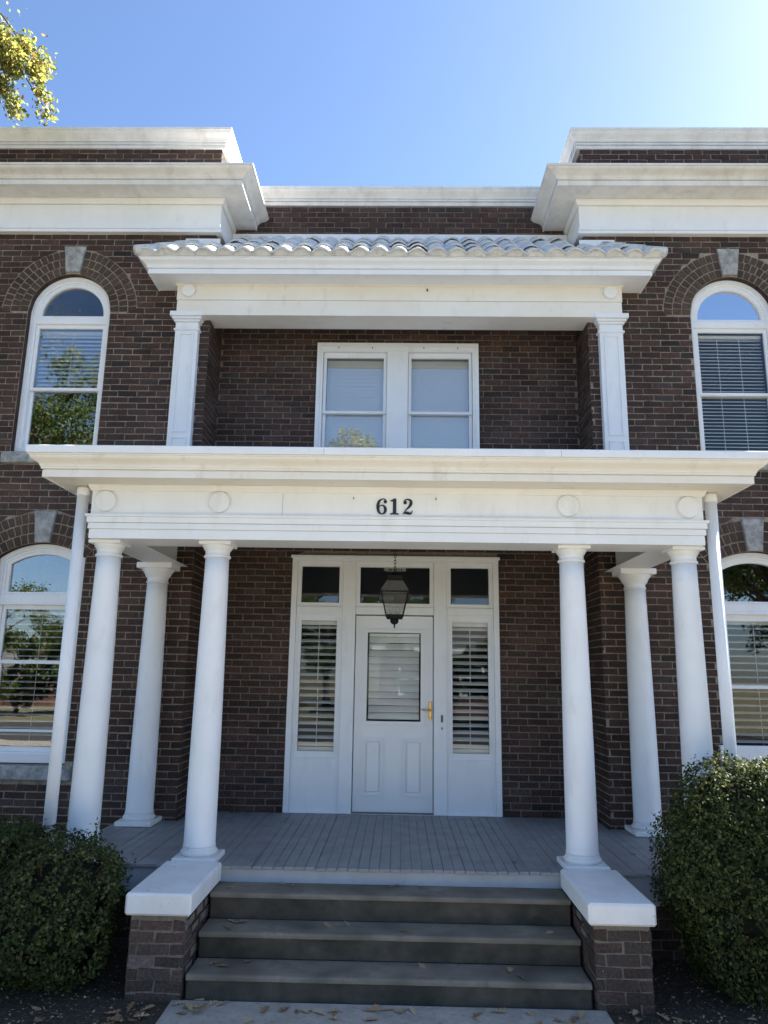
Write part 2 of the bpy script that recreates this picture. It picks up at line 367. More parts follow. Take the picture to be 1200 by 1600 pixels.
def brick_single(wl, bricks, parent, material='brick', jit=0.003, cache={}):
    for q in bricks:
        L0, L1, R0, R1, za, zb = q
        full = abs((R0-L0) - (LP-JT)) < 1e-4
        c = wl.P((L0+R0)/2, 0, za)
        key = (material, tuple(wl.u), random.randrange(5)) if full else None
        if key and key in cache: inst(cache[key], 'brick', c, parent); continue
        V, F = brick_pts(wl, *q, jit, 0.0055 + (random.uniform(-.004, .006) if jit > 0.004 else 0)); mb = MB().add(V, F); o = mb.build('brick', material, parent, origin=c)
        if key: cache[key] = o.data

Z_TOP = 6.95; Z_PAR = 7.50
UW = dict(c=3.735, a=0.47, zb=3.74, spring=5.395)          # upper arched window
LW = dict(c=3.735, a=0.47, zb=0.50, ri=0.77, ro=1.10, cz=1.965)
def upper_top(u0): return lambda u: UW['spring'] + math.sqrt(max(UW['a']**2 - (u-u0)**2, 0))
def lower_top(u0): return lambda u: LW['cz'] + math.sqrt(LW['ri']**2 - (u-u0)**2)
RO = 0.775
def upper_block(u0):
    def fn(z):
        if z < UW['zb'] or z > UW['spring'] + RO: return None
        h = UW['a'] if z < UW['spring'] else math.sqrt(RO**2 - (z-UW['spring'])**2)
        return (u0-h, u0+h)
    return fn
th = math.asin(LW['a']/LW['ri']); zi = LW['cz'] + LW['ri']*math.cos(th); ze = LW['cz'] + LW['ro']*math.cos(th); xe = LW['ro']*math.sin(th)
def lower_block(u0):
    def fn(z):
        if z < LW['zb'] or z > LW['cz'] + LW['ro']: return None
        h = LW['a'] if z < zi else (LW['a'] + (z-zi)/(ze-zi)*(xe-LW['a']) if z < ze else math.sqrt(LW['ro']**2 - (z-LW['cz'])**2))
        return (u0-h, u0+h)
    return fn
def rect_block(lo, hi, z0, z1): return lambda z: (lo, hi) if z0 <= z <= z1 else None

def arch_bricks(wl, parent, uc, cz, ri, ro, a_end, key_half):
    nr = 3; dr = (ro-ri)/nr
    for r in range(nr):
        r0, r1 = ri + r*dr + 0.005, ri + (r+1)*dr - 0.008; rm = (r0+r1)/2
        for sgn in (-1, 1):
            s0 = math.atan2(key_half + 0.012*r + 0.012, cz*0 + rm); n = max(1, round((a_end - s0)*rm/0.073)); st = (a_end - s0)/n
            for k in range(n):
                a0, a1 = s0 + k*st + 0.0065/rm, s0 + (k+1)*st - 0.0065/rm
                q = [(uc + sgn*math.sin(t)*rr, cz + math.cos(t)*rr) for t, rr in ((a0, r0), (a1, r0), (a1, r1), (a0, r1))]
                if sgn > 0: q = q[::-1]
                d = 0.006 + random.uniform(-0.002, 0.003)
                q = [(x+random.uniform(-.0015, .0015), z+random.uniform(-.0015, .0015)) for x, z in q]
                V = [wl.P(a, d, z) for a, z in q] + [wl.P(a, -0.012, z) for a, z in q]
                MB().add(V, [(0, 1, 2, 3), (0, 4, 5, 1), (1, 5, 6, 2), (2, 6, 7, 3), (3, 7, 4, 0)]).build('arch_brick', 'arch_brick', parent)
def keystone(wl, parent, uc, z0, z1, b0, b1):
    mb = MB(); n = 5
    V = []
    for d in (-0.02, 0.022, 0.03):
        e = 0.008 if d == 0.03 else 0
        for a, z in ((uc-b0+e, z0+e), (uc+b0-e, z0+e), (uc+b1-e, z1-e), (uc-b1+e, z1-e)): V.append(wl.P(a, d, z))
    F = [(8, 9, 10, 11)] + [(k*4+i, k*4+(i+1) % 4, k*4+4+(i+1) % 4, k*4+4+i) for k in (0, 1) for i in range(4)]
    return mb.add(V, F).build('keystone', 'stone', parent)

for sg in (-1, 1):                                       # front walls of the two wings
    wl = Wall((0, W, 0), (1, 0, 0), (0, -1, 0))
    lo, hi = (XC, XO) if sg > 0 else (-XO, -XC)
    uc = sg*UW['c']
    ops = [dict(lo=uc-LW['a'], hi=uc+LW['a'], zb=LW['zb'], top=lower_top(uc), n=20), dict(lo=uc-UW['a'], hi=uc+UW['a'], zb=UW['zb'], top=upper_top(uc), n=28)]
    sb = slab(wl, lo, hi, GZ-0.2, Z_PAR, ops); part = sb.build('wall', 'mortar', house); [o['rv'].build('window_reveal', 'brick', part) for o in ops]
    bl = [upper_block(uc), lower_block(uc), rect_block(uc-0.56, uc+0.56, 3.60, 3.735), rect_block(uc-0.56, uc+0.56, 0.345, 0.497)]
    br = lay(wl, lo, hi, GZ, Z_PAR, bl, off=0.04)
    brick_stuff(wl, br, part)
    arch_bricks(wl, part, uc, UW['spring'], UW['a'], RO, PI/2, 0.075)
    arch_bricks(wl, part, uc, LW['cz'], LW['ri'], LW['ro'], th, 0.075)
    keystone(wl, part, uc, 5.885, 6.205, 0.082, 0.125); keystone(wl, part, uc, 2.735, 3.075, 0.078, 0.115)
    for z0, z1 in ((3.605, 3.73), (0.35, 0.49)):
        MB().bev(uc-0.55, uc+0.55, W-0.05, W+0.10, z0, z1, 0.012).build('stone_sill', 'stone', part)
    # inner return wall of the wing, running back to the recessed bay
    ws = Wall((sg*XC, W, 0), (0, 1, 0), (-sg, 0, 0))
    part = slab(ws, 0.004, 2.6, GZ-0.2, Z_PAR, []).build('wall', 'mortar', house)
    brick_stuff(ws, lay(ws, 0.0, -W-0.008, GZ, Z_TOP, [], off=0.07) + lay(ws, 0.0, 2.6, Z_TOP+0.02, Z_PAR, [], off=0.07), part)
    # far side and back of the wing
    for nm, a in (('wall', (sg*XO-0.14, sg*XO+0.14, W+0.29, 9.0, GZ-0.2, Z_PAR)),):
        box(nm, 'brick', house, *a)
# recessed centre wall
wl = Wall((0, 0, 0), (1, 0, 0), (0, -1, 0)); DX, DH = 1.150, 2.715
ops = [dict(lo=-DX, hi=DX, zb=-0.02, top=lambda u: DH), dict(lo=-0.95, hi=0.95, zb=3.32, top=lambda u: 5.26)]
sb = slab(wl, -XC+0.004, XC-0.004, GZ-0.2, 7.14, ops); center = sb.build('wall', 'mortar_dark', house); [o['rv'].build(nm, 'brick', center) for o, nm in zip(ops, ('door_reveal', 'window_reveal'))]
br = lay(wl, -XC+0.008, XC-0.008, -0.004, 7.14, [rect_block(-DX, DX, -1, DH), rect_block(-0.95, 0.95, 3.3, 5.26)], off=0.02)
def vis(q): x = (q[0]+q[2])/2; return 0.0 < q[4] < 2.75 and abs(x) > 1.15
single = sorted([q for q in br if vis(q)], key=lambda q: -q[4])[:300]; ss = set(single)
brick_single(wl, single, center); brick_stuff(wl, [q for q in br if q not in ss], center)
box('wall', 'brick', house, -XO+0.15, XO-0.15, 8.72, 9.0, GZ-0.2, Z_PAR)
# floors, roof and inner walls that keep the rooms dark
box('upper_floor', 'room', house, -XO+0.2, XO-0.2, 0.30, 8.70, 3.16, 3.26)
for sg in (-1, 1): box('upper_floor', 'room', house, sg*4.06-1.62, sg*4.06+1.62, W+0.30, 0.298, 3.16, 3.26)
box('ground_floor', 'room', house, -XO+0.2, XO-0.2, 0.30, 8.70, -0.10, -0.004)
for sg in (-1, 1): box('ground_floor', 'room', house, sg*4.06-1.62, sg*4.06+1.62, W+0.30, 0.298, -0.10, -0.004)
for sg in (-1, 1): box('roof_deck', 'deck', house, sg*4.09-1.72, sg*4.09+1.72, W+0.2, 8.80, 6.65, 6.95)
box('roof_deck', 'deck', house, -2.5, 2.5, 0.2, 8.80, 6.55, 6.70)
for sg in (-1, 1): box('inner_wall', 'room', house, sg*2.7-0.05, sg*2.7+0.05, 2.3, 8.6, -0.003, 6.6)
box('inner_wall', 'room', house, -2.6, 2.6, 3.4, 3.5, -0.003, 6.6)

# ---- cornices: profile sweeps
def cyma(p0, p1, n=8):                                   # S-curve between two (s,z)
    out = []
    for i in range(n+1):
        t = i/n; s = p0[0] + (p1[0]-p0[0])*(t + 0.13*math.sin(2*PI*t)*-1); z = p0[1] + (p1[1]-p0[1])*t
        out.append((s, z))
    return out
def wing_path(sg, xin, yf, yend, xout=XO+0.14):
    p = [lambda s: (sg*(xout + s), 9.0), lambda s: (sg*(xout + s), yf - s), lambda s: (sg*(xin - s), yf - s), lambda s: (sg*(xin - s), yend)]
    return p
def groove(prof, depth=0.007, h=0.005, zs=()):
    out = []
    for (a, b_) in zip(prof[:-1], prof[1:]):
        out.append(a)
        for z in zs:
            if a[0] == b_[0] and a[1] < z < b_[1]: out += [(a[0], z-h/2), (a[0]-depth, z-h/2), (a[0]-depth, z+h/2), (a[0], z+h/2)]
    return out + [prof[-1]]
def u_path(xf, yf, yend): return [lambda s: (-xf-s, yend), lambda s: (-xf-s, yf-s), lambda s: (xf+s, yf-s), lambda s: (xf+s, yend)]
for sg in (-1, 1):
    pth = wing_path(sg, 2.065, W-0.05, -0.012)
    if sg > 0: flip = True
    else: flip = False
    fr = MB().sweep(pth, [(-0.06, 6.365), (0.022, 6.365), (0.022, 6.400), (0.010, 6.402), (0.010, 6.408), (0.022, 6.410), (0.022, 6.420), (0.008, 6.425), (0.008, 6.445), (0.0, 6.450), (0.0, 6.722), (-0.008, 6.723), (-0.008, 6.730), (0.02, 6.731), (0.04, 6.765), (0.045, 6.79)], flip).build('cornice_frieze', 'white', house)
    cr = MB().sweep(pth, [(0.0, 6.792), (0.285, 6.792), (0.285, 6.780), (0.30, 6.780), (0.30, 6.838), (0.288, 6.839), (0.288, 6.846), (0.312, 6.848), (0.312, 6.862)] + cyma((0.318, 6.864), (0.425, 6.93)) + [(0.44, 6.932), (0.44, 6.955), (0.42, 6.958), (-0.06, 6.985)], flip).build('cornice', 'weathered', house)
    # parapet coping
    pth = wing_path(sg, 2.085, W-0.015, 2.6)
    MB().sweep(pth, [(-0.30, 7.50), (0.012, 7.50), (0.012, 7.540), (0.0, 7.541), (0.0, 7.549), (0.022, 7.55), (0.022, 7.572), (0.012, 7.573), (0.012, 7.579), (0.03, 7.58)] + cyma((0.034, 7.584), (0.085, 7.69)) + [(0.092, 7.692), (0.092, 7.725), (0.08, 7.735), (-0.30, 7.75), (-0.30, 7.5)], flip).build('parapet_coping', 'weathered', house)
xcp = 2.10
mb = MB()
prof = [(-0.29, 7.14), (0.012, 7.14), (0.012, 7.185), (0.0, 7.186), (0.0, 7.194), (0.025, 7.195), (0.025, 7.216), (0.014, 7.217), (0.014, 7.223)] + cyma((0.03, 7.225), (0.085, 7.32)) + [(0.092, 7.322), (0.092, 7.355), (0.08, 7.362), (-0.29, 7.375), (-0.29, 7.14)]
mb.sweep([lambda s: (-xcp, -s), lambda s: (xcp, -s)], prof, False); mb.build('parapet_coping', 'weathered', house)
box('flashing_board', 'white', house, -2.06, 2.06, -0.035, -0.012, 6.62, 6.725)

# ---- balcony: pilasters, entablature, tiled roof
for sg in (-1, 1):
    x0, x1 = sorted((sg*2.222, sg*2.476)); xm = (x0+x1)/2
    pil = box('pilaster', 'white', house, x0, x1, W-0.085, W+0.01, 3.15, 5.21)
    a = 0.045
    o_ = [(x0+a, 3.95), (x1-a, 3.95), (x1-a, 5.10), (x0+a, 5.10)]; i_ = [(x0+a+.016, 3.966), (x1-a-.016, 3.966), (x1-a-.016, 5.084), (x0+a+.016, 5.084)]
    MB().ring(o_, i_, W-0.100, W-0.084).build('panel_moulding', 'white', pil)
    o_ = [(x0+a, 3.70), (x1-a, 3.70), (x1-a, 3.89), (x0+a, 3.89)]; i_ = [(x+(.01 if x < xm else -.01), z+(.01 if z < 3.8 else -.01)) for x, z in o_]
    MB().ring(o_, i_, W-0.100, W-0.084).build('panel_moulding', 'white', pil)
    box('astragal', 'white', pil, x0-0.018, x1+0.018, W-0.103, W+0.005, 5.135, 5.16, b=0.006)
    mb = MB()
    for (d, za, zb) in ((0.0, 5.21, 5.235), (0.018, 5.235, 5.262), (0.036, 5.262, 5.29), (0.058, 5.29, 5.345)):
        mb.bev(x0-d, x1+d, W-0.088-d, W+0.004, za, zb, 0.005)
    mb.build('pilaster_capital', 'white', pil)
XU, YU = 2.465, -0.695
ent = MB().sweep(u_path(XU, YU, W+0.01), [(-0.30, 5.298), (0, 5.298), (0, 5.474), (-0.008, 5.4745), (-0.008, 5.4795), (0.006, 5.480), (0.006, 5.645), (0.02, 5.65), (0.028, 5.662)], False)
ent.box(-XU+0.31, XU-0.31, YU+0.299, YU+0.33, 5.298, 5.66)
ent = ent.build('balcony_entablature', 'bounce_cream', house)
for sg in (-1, 1):
    mb = MB(); mb.lathe([(0.076, 0.006), (0.076, 0.024), (0.068, 0.032), (0.05, 0.034)], 0, 0, 32)
    o = mb.build('medallion', 'white', ent, smooth=False, origin=(0, 0, 0)); o.rotation_euler = (PI/2, 0, 0); o.location = Vector((sg*2.34, YU-0.005, 5.585)) - WL[ent.name]
MB().tube([(0.32, YU-0.005, 5.60), (0.32, YU-0.05, 5.60), (0.325, YU-0.055, 5.57)], [0.006]*3, 6).build('hook', 'iron', ent)
MB().sweep(u_path(XU, YU, W+0.01), [(0.0, 5.663), (0.245, 5.663), (0.245, 5.652), (0.26, 5.652), (0.26, 5.706), (0.25, 5.707), (0.25, 5.714), (0.272, 5.716), (0.272, 5.728)] + cyma((0.276, 5.732), (0.335, 5.80)) + [(0.345, 5.802), (0.345, 5.835), (0.2, 5.84)], False).build('balcony_cornice', 'white', house)
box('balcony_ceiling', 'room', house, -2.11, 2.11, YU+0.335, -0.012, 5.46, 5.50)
EY, EZ, SL = -1.055, 5.845, 0.83/1.055                    # eave line and slope of the tiled roof
XE = 2.83
def rz(y): return EZ + (y-EY)*SL
mb = MB()
yw = W - 0.012
def rp(x, y, d=0.0): return (x, y, rz(y)+d)
xh = XE - (yw-EY)
mb.add([rp(-XE, EY, -.03), rp(XE, EY, -.03), rp(xh, yw, -.03), rp(-xh, yw, -.03)], [(0, 1, 2, 3)])
mb.add([rp(-2.05, yw, -.03), rp(2.05, yw, -.03), rp(2.05, -0.012, -.03), rp(-2.05, -0.012, -.03)], [(0, 1, 2, 3)])
for sg in (-1, 1): mb.add([(sg*XE, EY, EZ-.03), (sg*XE, yw, EZ-.03), (sg*xh, yw, rz(yw)-.03)], [(0, 1, 2) if sg > 0 else (2, 1, 0)])
roof = mb.build('tile_roof', 'tile', house)
tp = 0.2095; tl = 0.345; ang = math.atan(SL)
def tile_mesh(seed, plug=False):
    r = random.Random(seed); V = []; F = []; nx, ny = 20, 2
    for side in (0, 1):
        for j in range(ny+1):
            for i in range(nx+1):
                u = i/nx; x = (u-0.5)*tp*1.06
                ph = 2*PI*(u-0.5)
                h = 0.044*max(math.cos((u-0.5)/0.40*PI/2), 0)**0.8 - 0.018 if abs(u-0.5) < 0.40 else -0.018 - 0.005*math.cos((abs(u-0.5)-0.5)/0.10*PI/2)
                lift = 0.028*(1-j/ny)
                V.append((x, j/ny*tl*1.12, h + lift + r.uniform(-.0035, .0035) - side*0.02))
    K = (nx+1)*(ny+1)
    for j in range(ny):
        for i in range(nx):
            a = j*(nx+1)+i; F.append((a, a+1, a+nx+2, a+nx+1)); F.append((K+a+nx+1, K+a+nx+2, K+a+1, K+a))
    for i in range(nx): F.append((K+i, K+i+1, i+1, i))
    for j in range(ny):
        for i in (0, nx):
            a = j*(nx+1)+i; F.append((a, a+nx+1, K+a+nx+1, K+a))
    if plug:                                             # eave tiles are stopped with a mortar plug
        q = len(V); V += [(V[i][0], 0.02 + r.uniform(-.006, .006), V[i][2]-0.012) for i in range(nx+1)] + [(V[i][0], 0.02, -0.04) for i in range(nx+1)]
        F += [(q+nx+1+i, q+nx+2+i, q+i+1, q+i) for i in range(nx)]
    me = bpy.data.meshes.new('roof_tile'); me.from_pydata(V, [], F); me.materials.append(M['tile'])
    for p in me.polygons: p.use_smooth = True
    me.update(); return me
tms = [tile_mesh(k) for k in range(4)]; tme = [tile_mesh(20+k, True) for k in range(5)]
ncol = 27
for i in range(ncol):
    x = (i - (ncol-1)/2)*tp
    for j in range(4):
        y0 = EY - 0.03 + j*tl*math.cos(ang); y1 = y0 + tl*1.12*math.cos(ang)
        lim = -0.03 if abs(x) < 2.0 else min(yw, EY + (XE - abs(x)) + 0.10)
        sc = 1.0
        if y1 > lim: sc = (lim-y0)/(y1-y0)
        if sc < 0.22: continue
        o = inst(random.choice(tme if j == 0 else tms), 'roof_tile', (x + random.uniform(-.004, .004), y0 + random.uniform(-.012, .006), rz(y0)+0.012), roof)
        o.rotation_euler = (ang + random.uniform(-.03, .03), random.uniform(-.05, .05), random.uniform(-.03, .03)); o.scale = (1, sc, 1)
for sg in (-1, 1):                                       # hip ridge tiles, flashing against the brick
    pts = [Vector((sg*XE, EY-0.02, EZ+0.01)), Vector((sg*xh, yw, rz(yw)+0.02))]
    for k in range(3):
        a = pts[0].lerp(pts[1], k/3); b_ = pts[0].lerp(pts[1], (k+1.1)/3)
        MB().tube([a, b_], [0.058, 0.048], 10).build('hip_tile', 'tile', roof, smooth=True)
    MB().box(*sorted((sg*2.06, sg*2.46)), yw-0.012, yw+0.004, rz(yw)-0.02, rz(yw)+0.085).build('flashing', 'white', roof)

# ---- windows
def arc(cx, cz, r, a0, a1, n): return [(cx + r*math.sin(a0+(a1-a0)*i/n), cz + r*math.cos(a0+(a1-a0)*i/n)) for i in range(n+1)]
def up_loop(cx, zb, spring, a, n=28): return [(cx-a, zb)] + arc(cx, spring, a, -PI/2, PI/2, n) + [(cx+a, zb)]
def lo_loop(cx, zb, cz, r, a, n=28):
    t = math.asin(a/r); return [(cx-a, zb)] + arc(cx, cz, r, -t, t, n) + [(cx+a, zb)]
def rect(x0, x1, z0, z1): return [(x0, z0), (x1, z0), (x1, z1), (x0, z1)]
def slat_mesh(w, depth, tilt):
    c, s = math.cos(tilt)*depth/2, math.sin(tilt)*depth/2; t = 0.0024
    V = [(x, y*c, y*s + (0.003 if y == 0 else 0) + dz) for dz in (-t, t) for y in (-1, 0, 1) for x in (-w/2, w/2)]
    F = [(0, 1, 3, 2), (2, 3, 5, 4), (6, 8, 9, 7), (8, 10, 11, 9), (0, 6, 7, 1), (4, 5, 11, 10), (0, 2, 8, 6), (2, 4, 10, 8), (1, 7, 9, 3), (3, 9, 11, 5)]
    me = bpy.data.meshes.new('blind_slat'); me.from_pydata(V, [], F); me.materials.append(M['slat']); me.update(); return me
def blinds(parent, x0, x1, z0, z1, y, pitch, depth, tilt, cords=1, jit=0.03):
    me = slat_mesh(x1-x0, depth, tilt); n = int((z1-z0)/pitch)
    for k in range(n):
        o = inst(me, 'blind_slat', ((x0+x1)/2, y, z1 - (k+0.5)*pitch), parent); o.rotation_euler = (random.uniform(-jit, jit), random.uniform(-.003, .003), 0)
    box('blind_headrail', 'slat', parent, x0, x1, y-0.025, y+0.025, z1, z1+0.035)
    for k in range(cords):
        xx = x0 + (x1-x0)*(k+1)/(cords+1); MB().tube([(xx, y-depth/2-0.004, z0), (xx, y-depth/2-0.004, z1)], [0.003]*2, 5).build('blind_rod' if cords == 1 else 'blind_cord', 'slat', parent)
def pane(parent, pts, y, material): return MB().poly(pts, y-0.002, y+0.002).build('pane', material, parent)
def sash(parent, x0, x1, z0, z1, y0, y1, st, bot=None, top=None, glass_m='glass'):
    bot = bot or st; top = top or st
    s_ = MB().ring(rect(x0, x1, z0, z1), rect(x0+st, x1-st, z0+bot, z1-top), y0, y1).build('sash', 'white', parent)
    pane(parent, rect(x0+st-.004, x1-st+.004, z0+bot-.004, z1-top+.004), (y0+y1)/2+0.004, glass_m)
    return s_
def upper_window(sg, garch, gmain):
    cx = sg*UW['c']; sp = UW['spring']; a = 0.466; zb = 3.742; yf = W+0.065
    wn = MB().ring(up_loop(cx, zb, sp, a), up_loop(cx, zb+0.06, sp, a-0.040), yf, yf+0.10).build('window', 'white', house)
    tag(wn, label='arched upper window with %s' % ('a half-lowered blind' if sg < 0 else 'a fully lowered blind'))
    MB().ring(up_loop(cx, zb+0.05, sp, a-0.038), up_loop(cx, zb+0.07, sp, a-0.062), yf+0.018, yf+0.10).build('casing', 'white', wn)
    MB().ring(up_loop(cx, 5.36, sp, a-0.060, 28), up_loop(cx, 5.39, sp, a-0.110, 28), yf+0.032, yf+0.09).build('arch_sash', 'white', wn)
    box('transom', 'white', wn, cx-a+0.03, cx+a-0.03, yf+0.008, yf+0.10, 5.280, 5.362, b=0.006)
    pane(wn, [p for p in up_loop(cx, 5.375, sp, a-0.106)], yf+0.06, garch)
    x0, x1 = cx-a+0.064, cx+a-0.064
    sash(wn, x0, x1, 4.485, 5.282, yf+0.035, yf+0.065, 0.036, 0.034, 0.045, gmain)
    sash(wn, x0, x1, zb+0.05, 4.520, yf+0.068, yf+0.10, 0.036, 0.05, 0.034, gmain)
    return wn, x0, x1
wn, x0, x1 = upper_window(-1, 'glass_dim', 'glass_strong')
blinds(wn, x0+0.03, x1-0.03, 4.56, 5.20, W+0.20, 0.0485, 0.05, 0.75, 1)
wn, x0, x1 = upper_window(1, 'glass_mirror', 'glass')
blinds(wn, x0+0.03, x1-0.03, 3.82, 5.20, W+0.20, 0.0405, 0.026, 0.10, 2)
def lower_window(sg, garch, gmain):
    cx = sg*LW['c']; a = 0.466; zb = 0.505; yf = W+0.065; cz, r = LW['cz'], LW['ri']-0.004
    wn = MB().ring(lo_loop(cx, zb, cz, r, a), lo_loop(cx, zb+0.085, cz, r-0.045, a-0.045), yf, yf+0.10).build('window', 'white', house)
    tag(wn, label='lower window under a shallow brick arch')
    MB().ring(lo_loop(cx, zb+0.08, cz, r-0.043, a-0.043), lo_loop(cx, zb+0.10, cz, r-0.07, a-0.07), yf+0.018, yf+0.10).build('casing', 'white', wn)
    box('transom', 'white', wn, cx-a+0.035, cx+a-0.035, yf+0.008, yf+0.10, 2.085, 2.205, b=0.008)
    box('transom_moulding', 'white', wn, cx-a+0.035, cx+a-0.035, yf-0.006, yf+0.012, 2.085, 2.118, b=0.004)
    MB().ring(lo_loop(cx, 2.19, cz, r-0.068, a-0.068), lo_loop(cx, 2.222, cz, r-0.105, a-0.105), yf+0.03, yf+0.09).build('arch_sash', 'white', wn)
    pane(wn, lo_loop(cx, 2.215, cz, r-0.102, a-0.102), yf+0.06, garch)
    x0, x1 = cx-a+0.072, cx+a-0.072
    zm = 1.36 if sg > 0 else 1.50
    sash(wn, x0, x1, zm-0.02, 2.090, yf+0.035, yf+0.065, 0.036, 0.034, 0.07 if sg > 0 else 0.05, gmain)
    sash(wn, x0, x1, zb+0.10, zm+0.02, yf+0.068, yf+0.10, 0.036, 0.05, 0.034, gmain)
    return wn, x0, x1
wn, x0, x1 = lower_window(-1, 'glass_strong', 'glass_mid')
blinds(wn, x0+0.03, x1-0.03, 0.68, 1.99, W+0.215, 0.066, 0.055, 0.20, 1)
box('storm_rail', 'white', wn, x0+0.02, x1-0.02, W+0.10, W+0.13, 0.80, 0.825)
wn, x0, x1 = lower_window(1, 'glass_strong', 'glass_dim')
blinds(wn, x0+0.03, x1-0.03, 0.68, 1.99, W+0.215, 0.071, 0.062, 0.24, 1)
box('sill_board', 'white', wn, 3.20, 4.40, W-0.07, W-0.012, 0.56, 0.80, b=0.006)
# balcony double window
bw = MB().ring(rect(-0.945, 0.945, 3.33, 5.255), rect(-0.885, 0.885, 3.40, 5.175), -0.03, 0.10).build('window', 'white', house)
tag(bw, label='paired balcony windows with closed pale blinds')
for x in (-0.13, 0.13): pass
box('mullion', 'white', bw, -0.125, 0.125, -0.02, 0.10, 3.40, 5.175)
MB().ring(rect(-0.956, 0.956, 3.32, 5.28), rect(-0.915, 0.915, 3.36, 5.225), -0.045, -0.028).build('outer_moulding', 'white', bw)
for sg in (-1, 1):
    x0, x1 = sorted((sg*0.125, sg*0.885))
    sash(bw, x0+.005, x1-.005, 4.415, 5.175, 0.02, 0.05, 0.035, 0.03, 0.06, 'glass_strong')
    sash(bw, x0+.005, x1-.005, 3.40, 4.445, 0.053, 0.085, 0.035, 0.05, 0.03, 'glass_strong')
    mb = MB(); z = 5.12
    while z > 3.45:
        mb.add([(x0+.04, 0.116, z-0.047), (x1-.04, 0.116, z-0.047), (x1-.04, 0.128, z+0.004), (x0+.04, 0.128, z+0.004)], [(0, 1, 2, 3)]); z -= 0.0465
    tag(mb.build('blind', 'slat', bw), kind='stuff')
    box('window_hook', 'iron', bw, (x0+x1)/2-0.2, (x0+x1)/2-0.19, -0.05, -0.044, 5.21, 5.225); box('window_hook', 'iron', bw, (x0+x1)/2+0.2, (x0+x1)/2+0.21, -0.05, -0.044, 5.21, 5.225)

# ---- entrance: surround, sidelights, transoms, door
sur = MB().ring(rect(-1.146, 1.146, 0.0, 2.712), rect(-1.088, 1.088, 0.004, 2.655), -0.035, 0.14).build('door_surround', 'white', house)
for x0, x1 in ((-0.575, -0.432), (0.432, 0.575)):
    box('post', 'white', sur, x0, x1, -0.025, 0.14, 0.004, 2.655, b=0.004)
for x0, x1 in ((-1.088, -0.575), (-0.432, 0.432), (0.575, 1.088)):
    box('transom_bar', 'white', sur, x0+.001, x1-.001, -0.015, 0.13, 2.070, 2.155, b=0.005)
    fr = MB().ring(rect(x0+.001, x1-.001, 2.155, 2.655), rect(x0+0.045, x1-0.045, 2.195, 2.60), 0.005, 0.06).build('transom_light', 'white', sur)
    pane(fr, rect(x0+0.043, x1-0.043, 2.193, 2.602), 0.035, 'glass_dim')
st = box('paper_strip', 'paper', sur, -0.12, 0.12, 0.040, 0.042, 2.560, 2.598)
for k, (a, wd) in enumerate(((-0.07, 0.035), (-0.02, 0.02), (0.01, 0.012), (0.035, 0.012), (0.065, 0.014))): box('print', 'black', st, a, a+wd, 0.0375, 0.0385, 2.568, 2.586)
box('head_moulding', 'white', sur, -1.165, 1.165, -0.05, -0.034, 2.685, 2.722, b=0.006)
for sg in (-1, 1):
    x0, x1 = sorted((sg*0.576, sg*1.087))
    box('sidelight_panel', 'white', sur, x0, x1, 0.0, 0.06, 0.004, 0.545)
    sl = MB().ring(rect(x0, x1, 0.545, 2.070), rect(x0+0.022, x1-0.022, 0.55, 2.045), -0.005, 0.07).build('sidelight', 'white', sur)
    sl_ = MB().ring(rect(x0+0.022, x1-0.022, 0.55, 2.045), rect(x0+0.06, x1-0.06, 0.615, 2.0), 0.012, 0.045).build('sash', 'white', sl)
    p = pane(sl, rect(x0+0.058, x1-0.058, 0.613, 2.002), 0.03, 'glass')
for sg in (-1, 1):                                       # slats of the sidelight blinds hang inside the surround
    x0, x1 = sorted((sg*0.64, sg*1.03))
    bl_ = empty('sidelight_blind', (sg*0.83, 0.12, 0.60), house)
    me = slat_mesh(x1-x0, 0.062, 0.42 if sg < 0 else 0.5)
    for k in range(18): inst(me, 'blind_slat', ((x0+x1)/2, 0.115, 1.93 - k*0.0735), bl_).rotation_euler = (random.uniform(-.05, .05), 0, 0)
    box('bottom_rail', 'slat', bl_, x0, x1, 0.092, 0.138, 0.612, 0.650)
    box('headrail', 'slat', bl_, x0, x1, 0.09, 0.14, 1.955, 2.01)
    MB().tube([(sg*0.835, 0.08, 1.35), (sg*0.835, 0.08, 1.95)], [0.004]*2, 6).build('tilt_rod', 'slat', bl_); MB().tube([(sg*0.83, 0.08, 0.66), (sg*0.83, 0.08, 1.27)], [0.004]*2, 6).build('tilt_rod', 'slat', bl_)
# door slab with a window and two raised panels
mb = MB(); DXX = 0.424
hx0, hx1, hz0, hz1 = -0.30, 0.30, 0.925, 1.885
for q in ((-DXX, hx0, 0.012, 2.058), (hx1, DXX, 0.012, 2.058), (hx0, hx1, 0.012, hz0), (hx0, hx1, hz1, 2.058)): mb.box(q[0], q[1], 0.035, 0.08, q[2], q[3])
door = mb.build('door', 'door_white', house); tag(door, label='pale front door with blind-covered window, two panels and brass handle')
MB().ring(rect(-0.328, 0.328, 0.898, 1.912), rect(-0.292, 0.292, 0.934, 1.876), 0.008, 0.04).build('light_frame', 'door_white', door)
pane(door, rect(-0.296, 0.296, 0.930, 1.880), 0.05, 'glass')
for x0, x1 in ((-0.325, -0.105), (0.105, 0.325)):
    MB().ring(rect(x0, x1, 0.17, 0.765), rect(x0+.022, x1-.022, 0.192, 0.743), 0.014, 0.036).build('panel_moulding', 'door_white', door)
    MB().bev(x0+.040, x1-.040, 0.018, 0.040, 0.210, 0.725, 0.010).build('panel', 'door_white', door)
me = slat_mesh(0.55, 0.078, 1.02)
for k in range(12): inst(me, 'blind_slat', (0, 0.095, 1.80 - k*0.074), door).rotation_euler = (random.uniform(-.12, .12), random.uniform(-.006, .006), 0)
box('blind_headrail', 'slat', door, -0.275, 0.275, 0.082, 0.11, 1.835, 1.868)
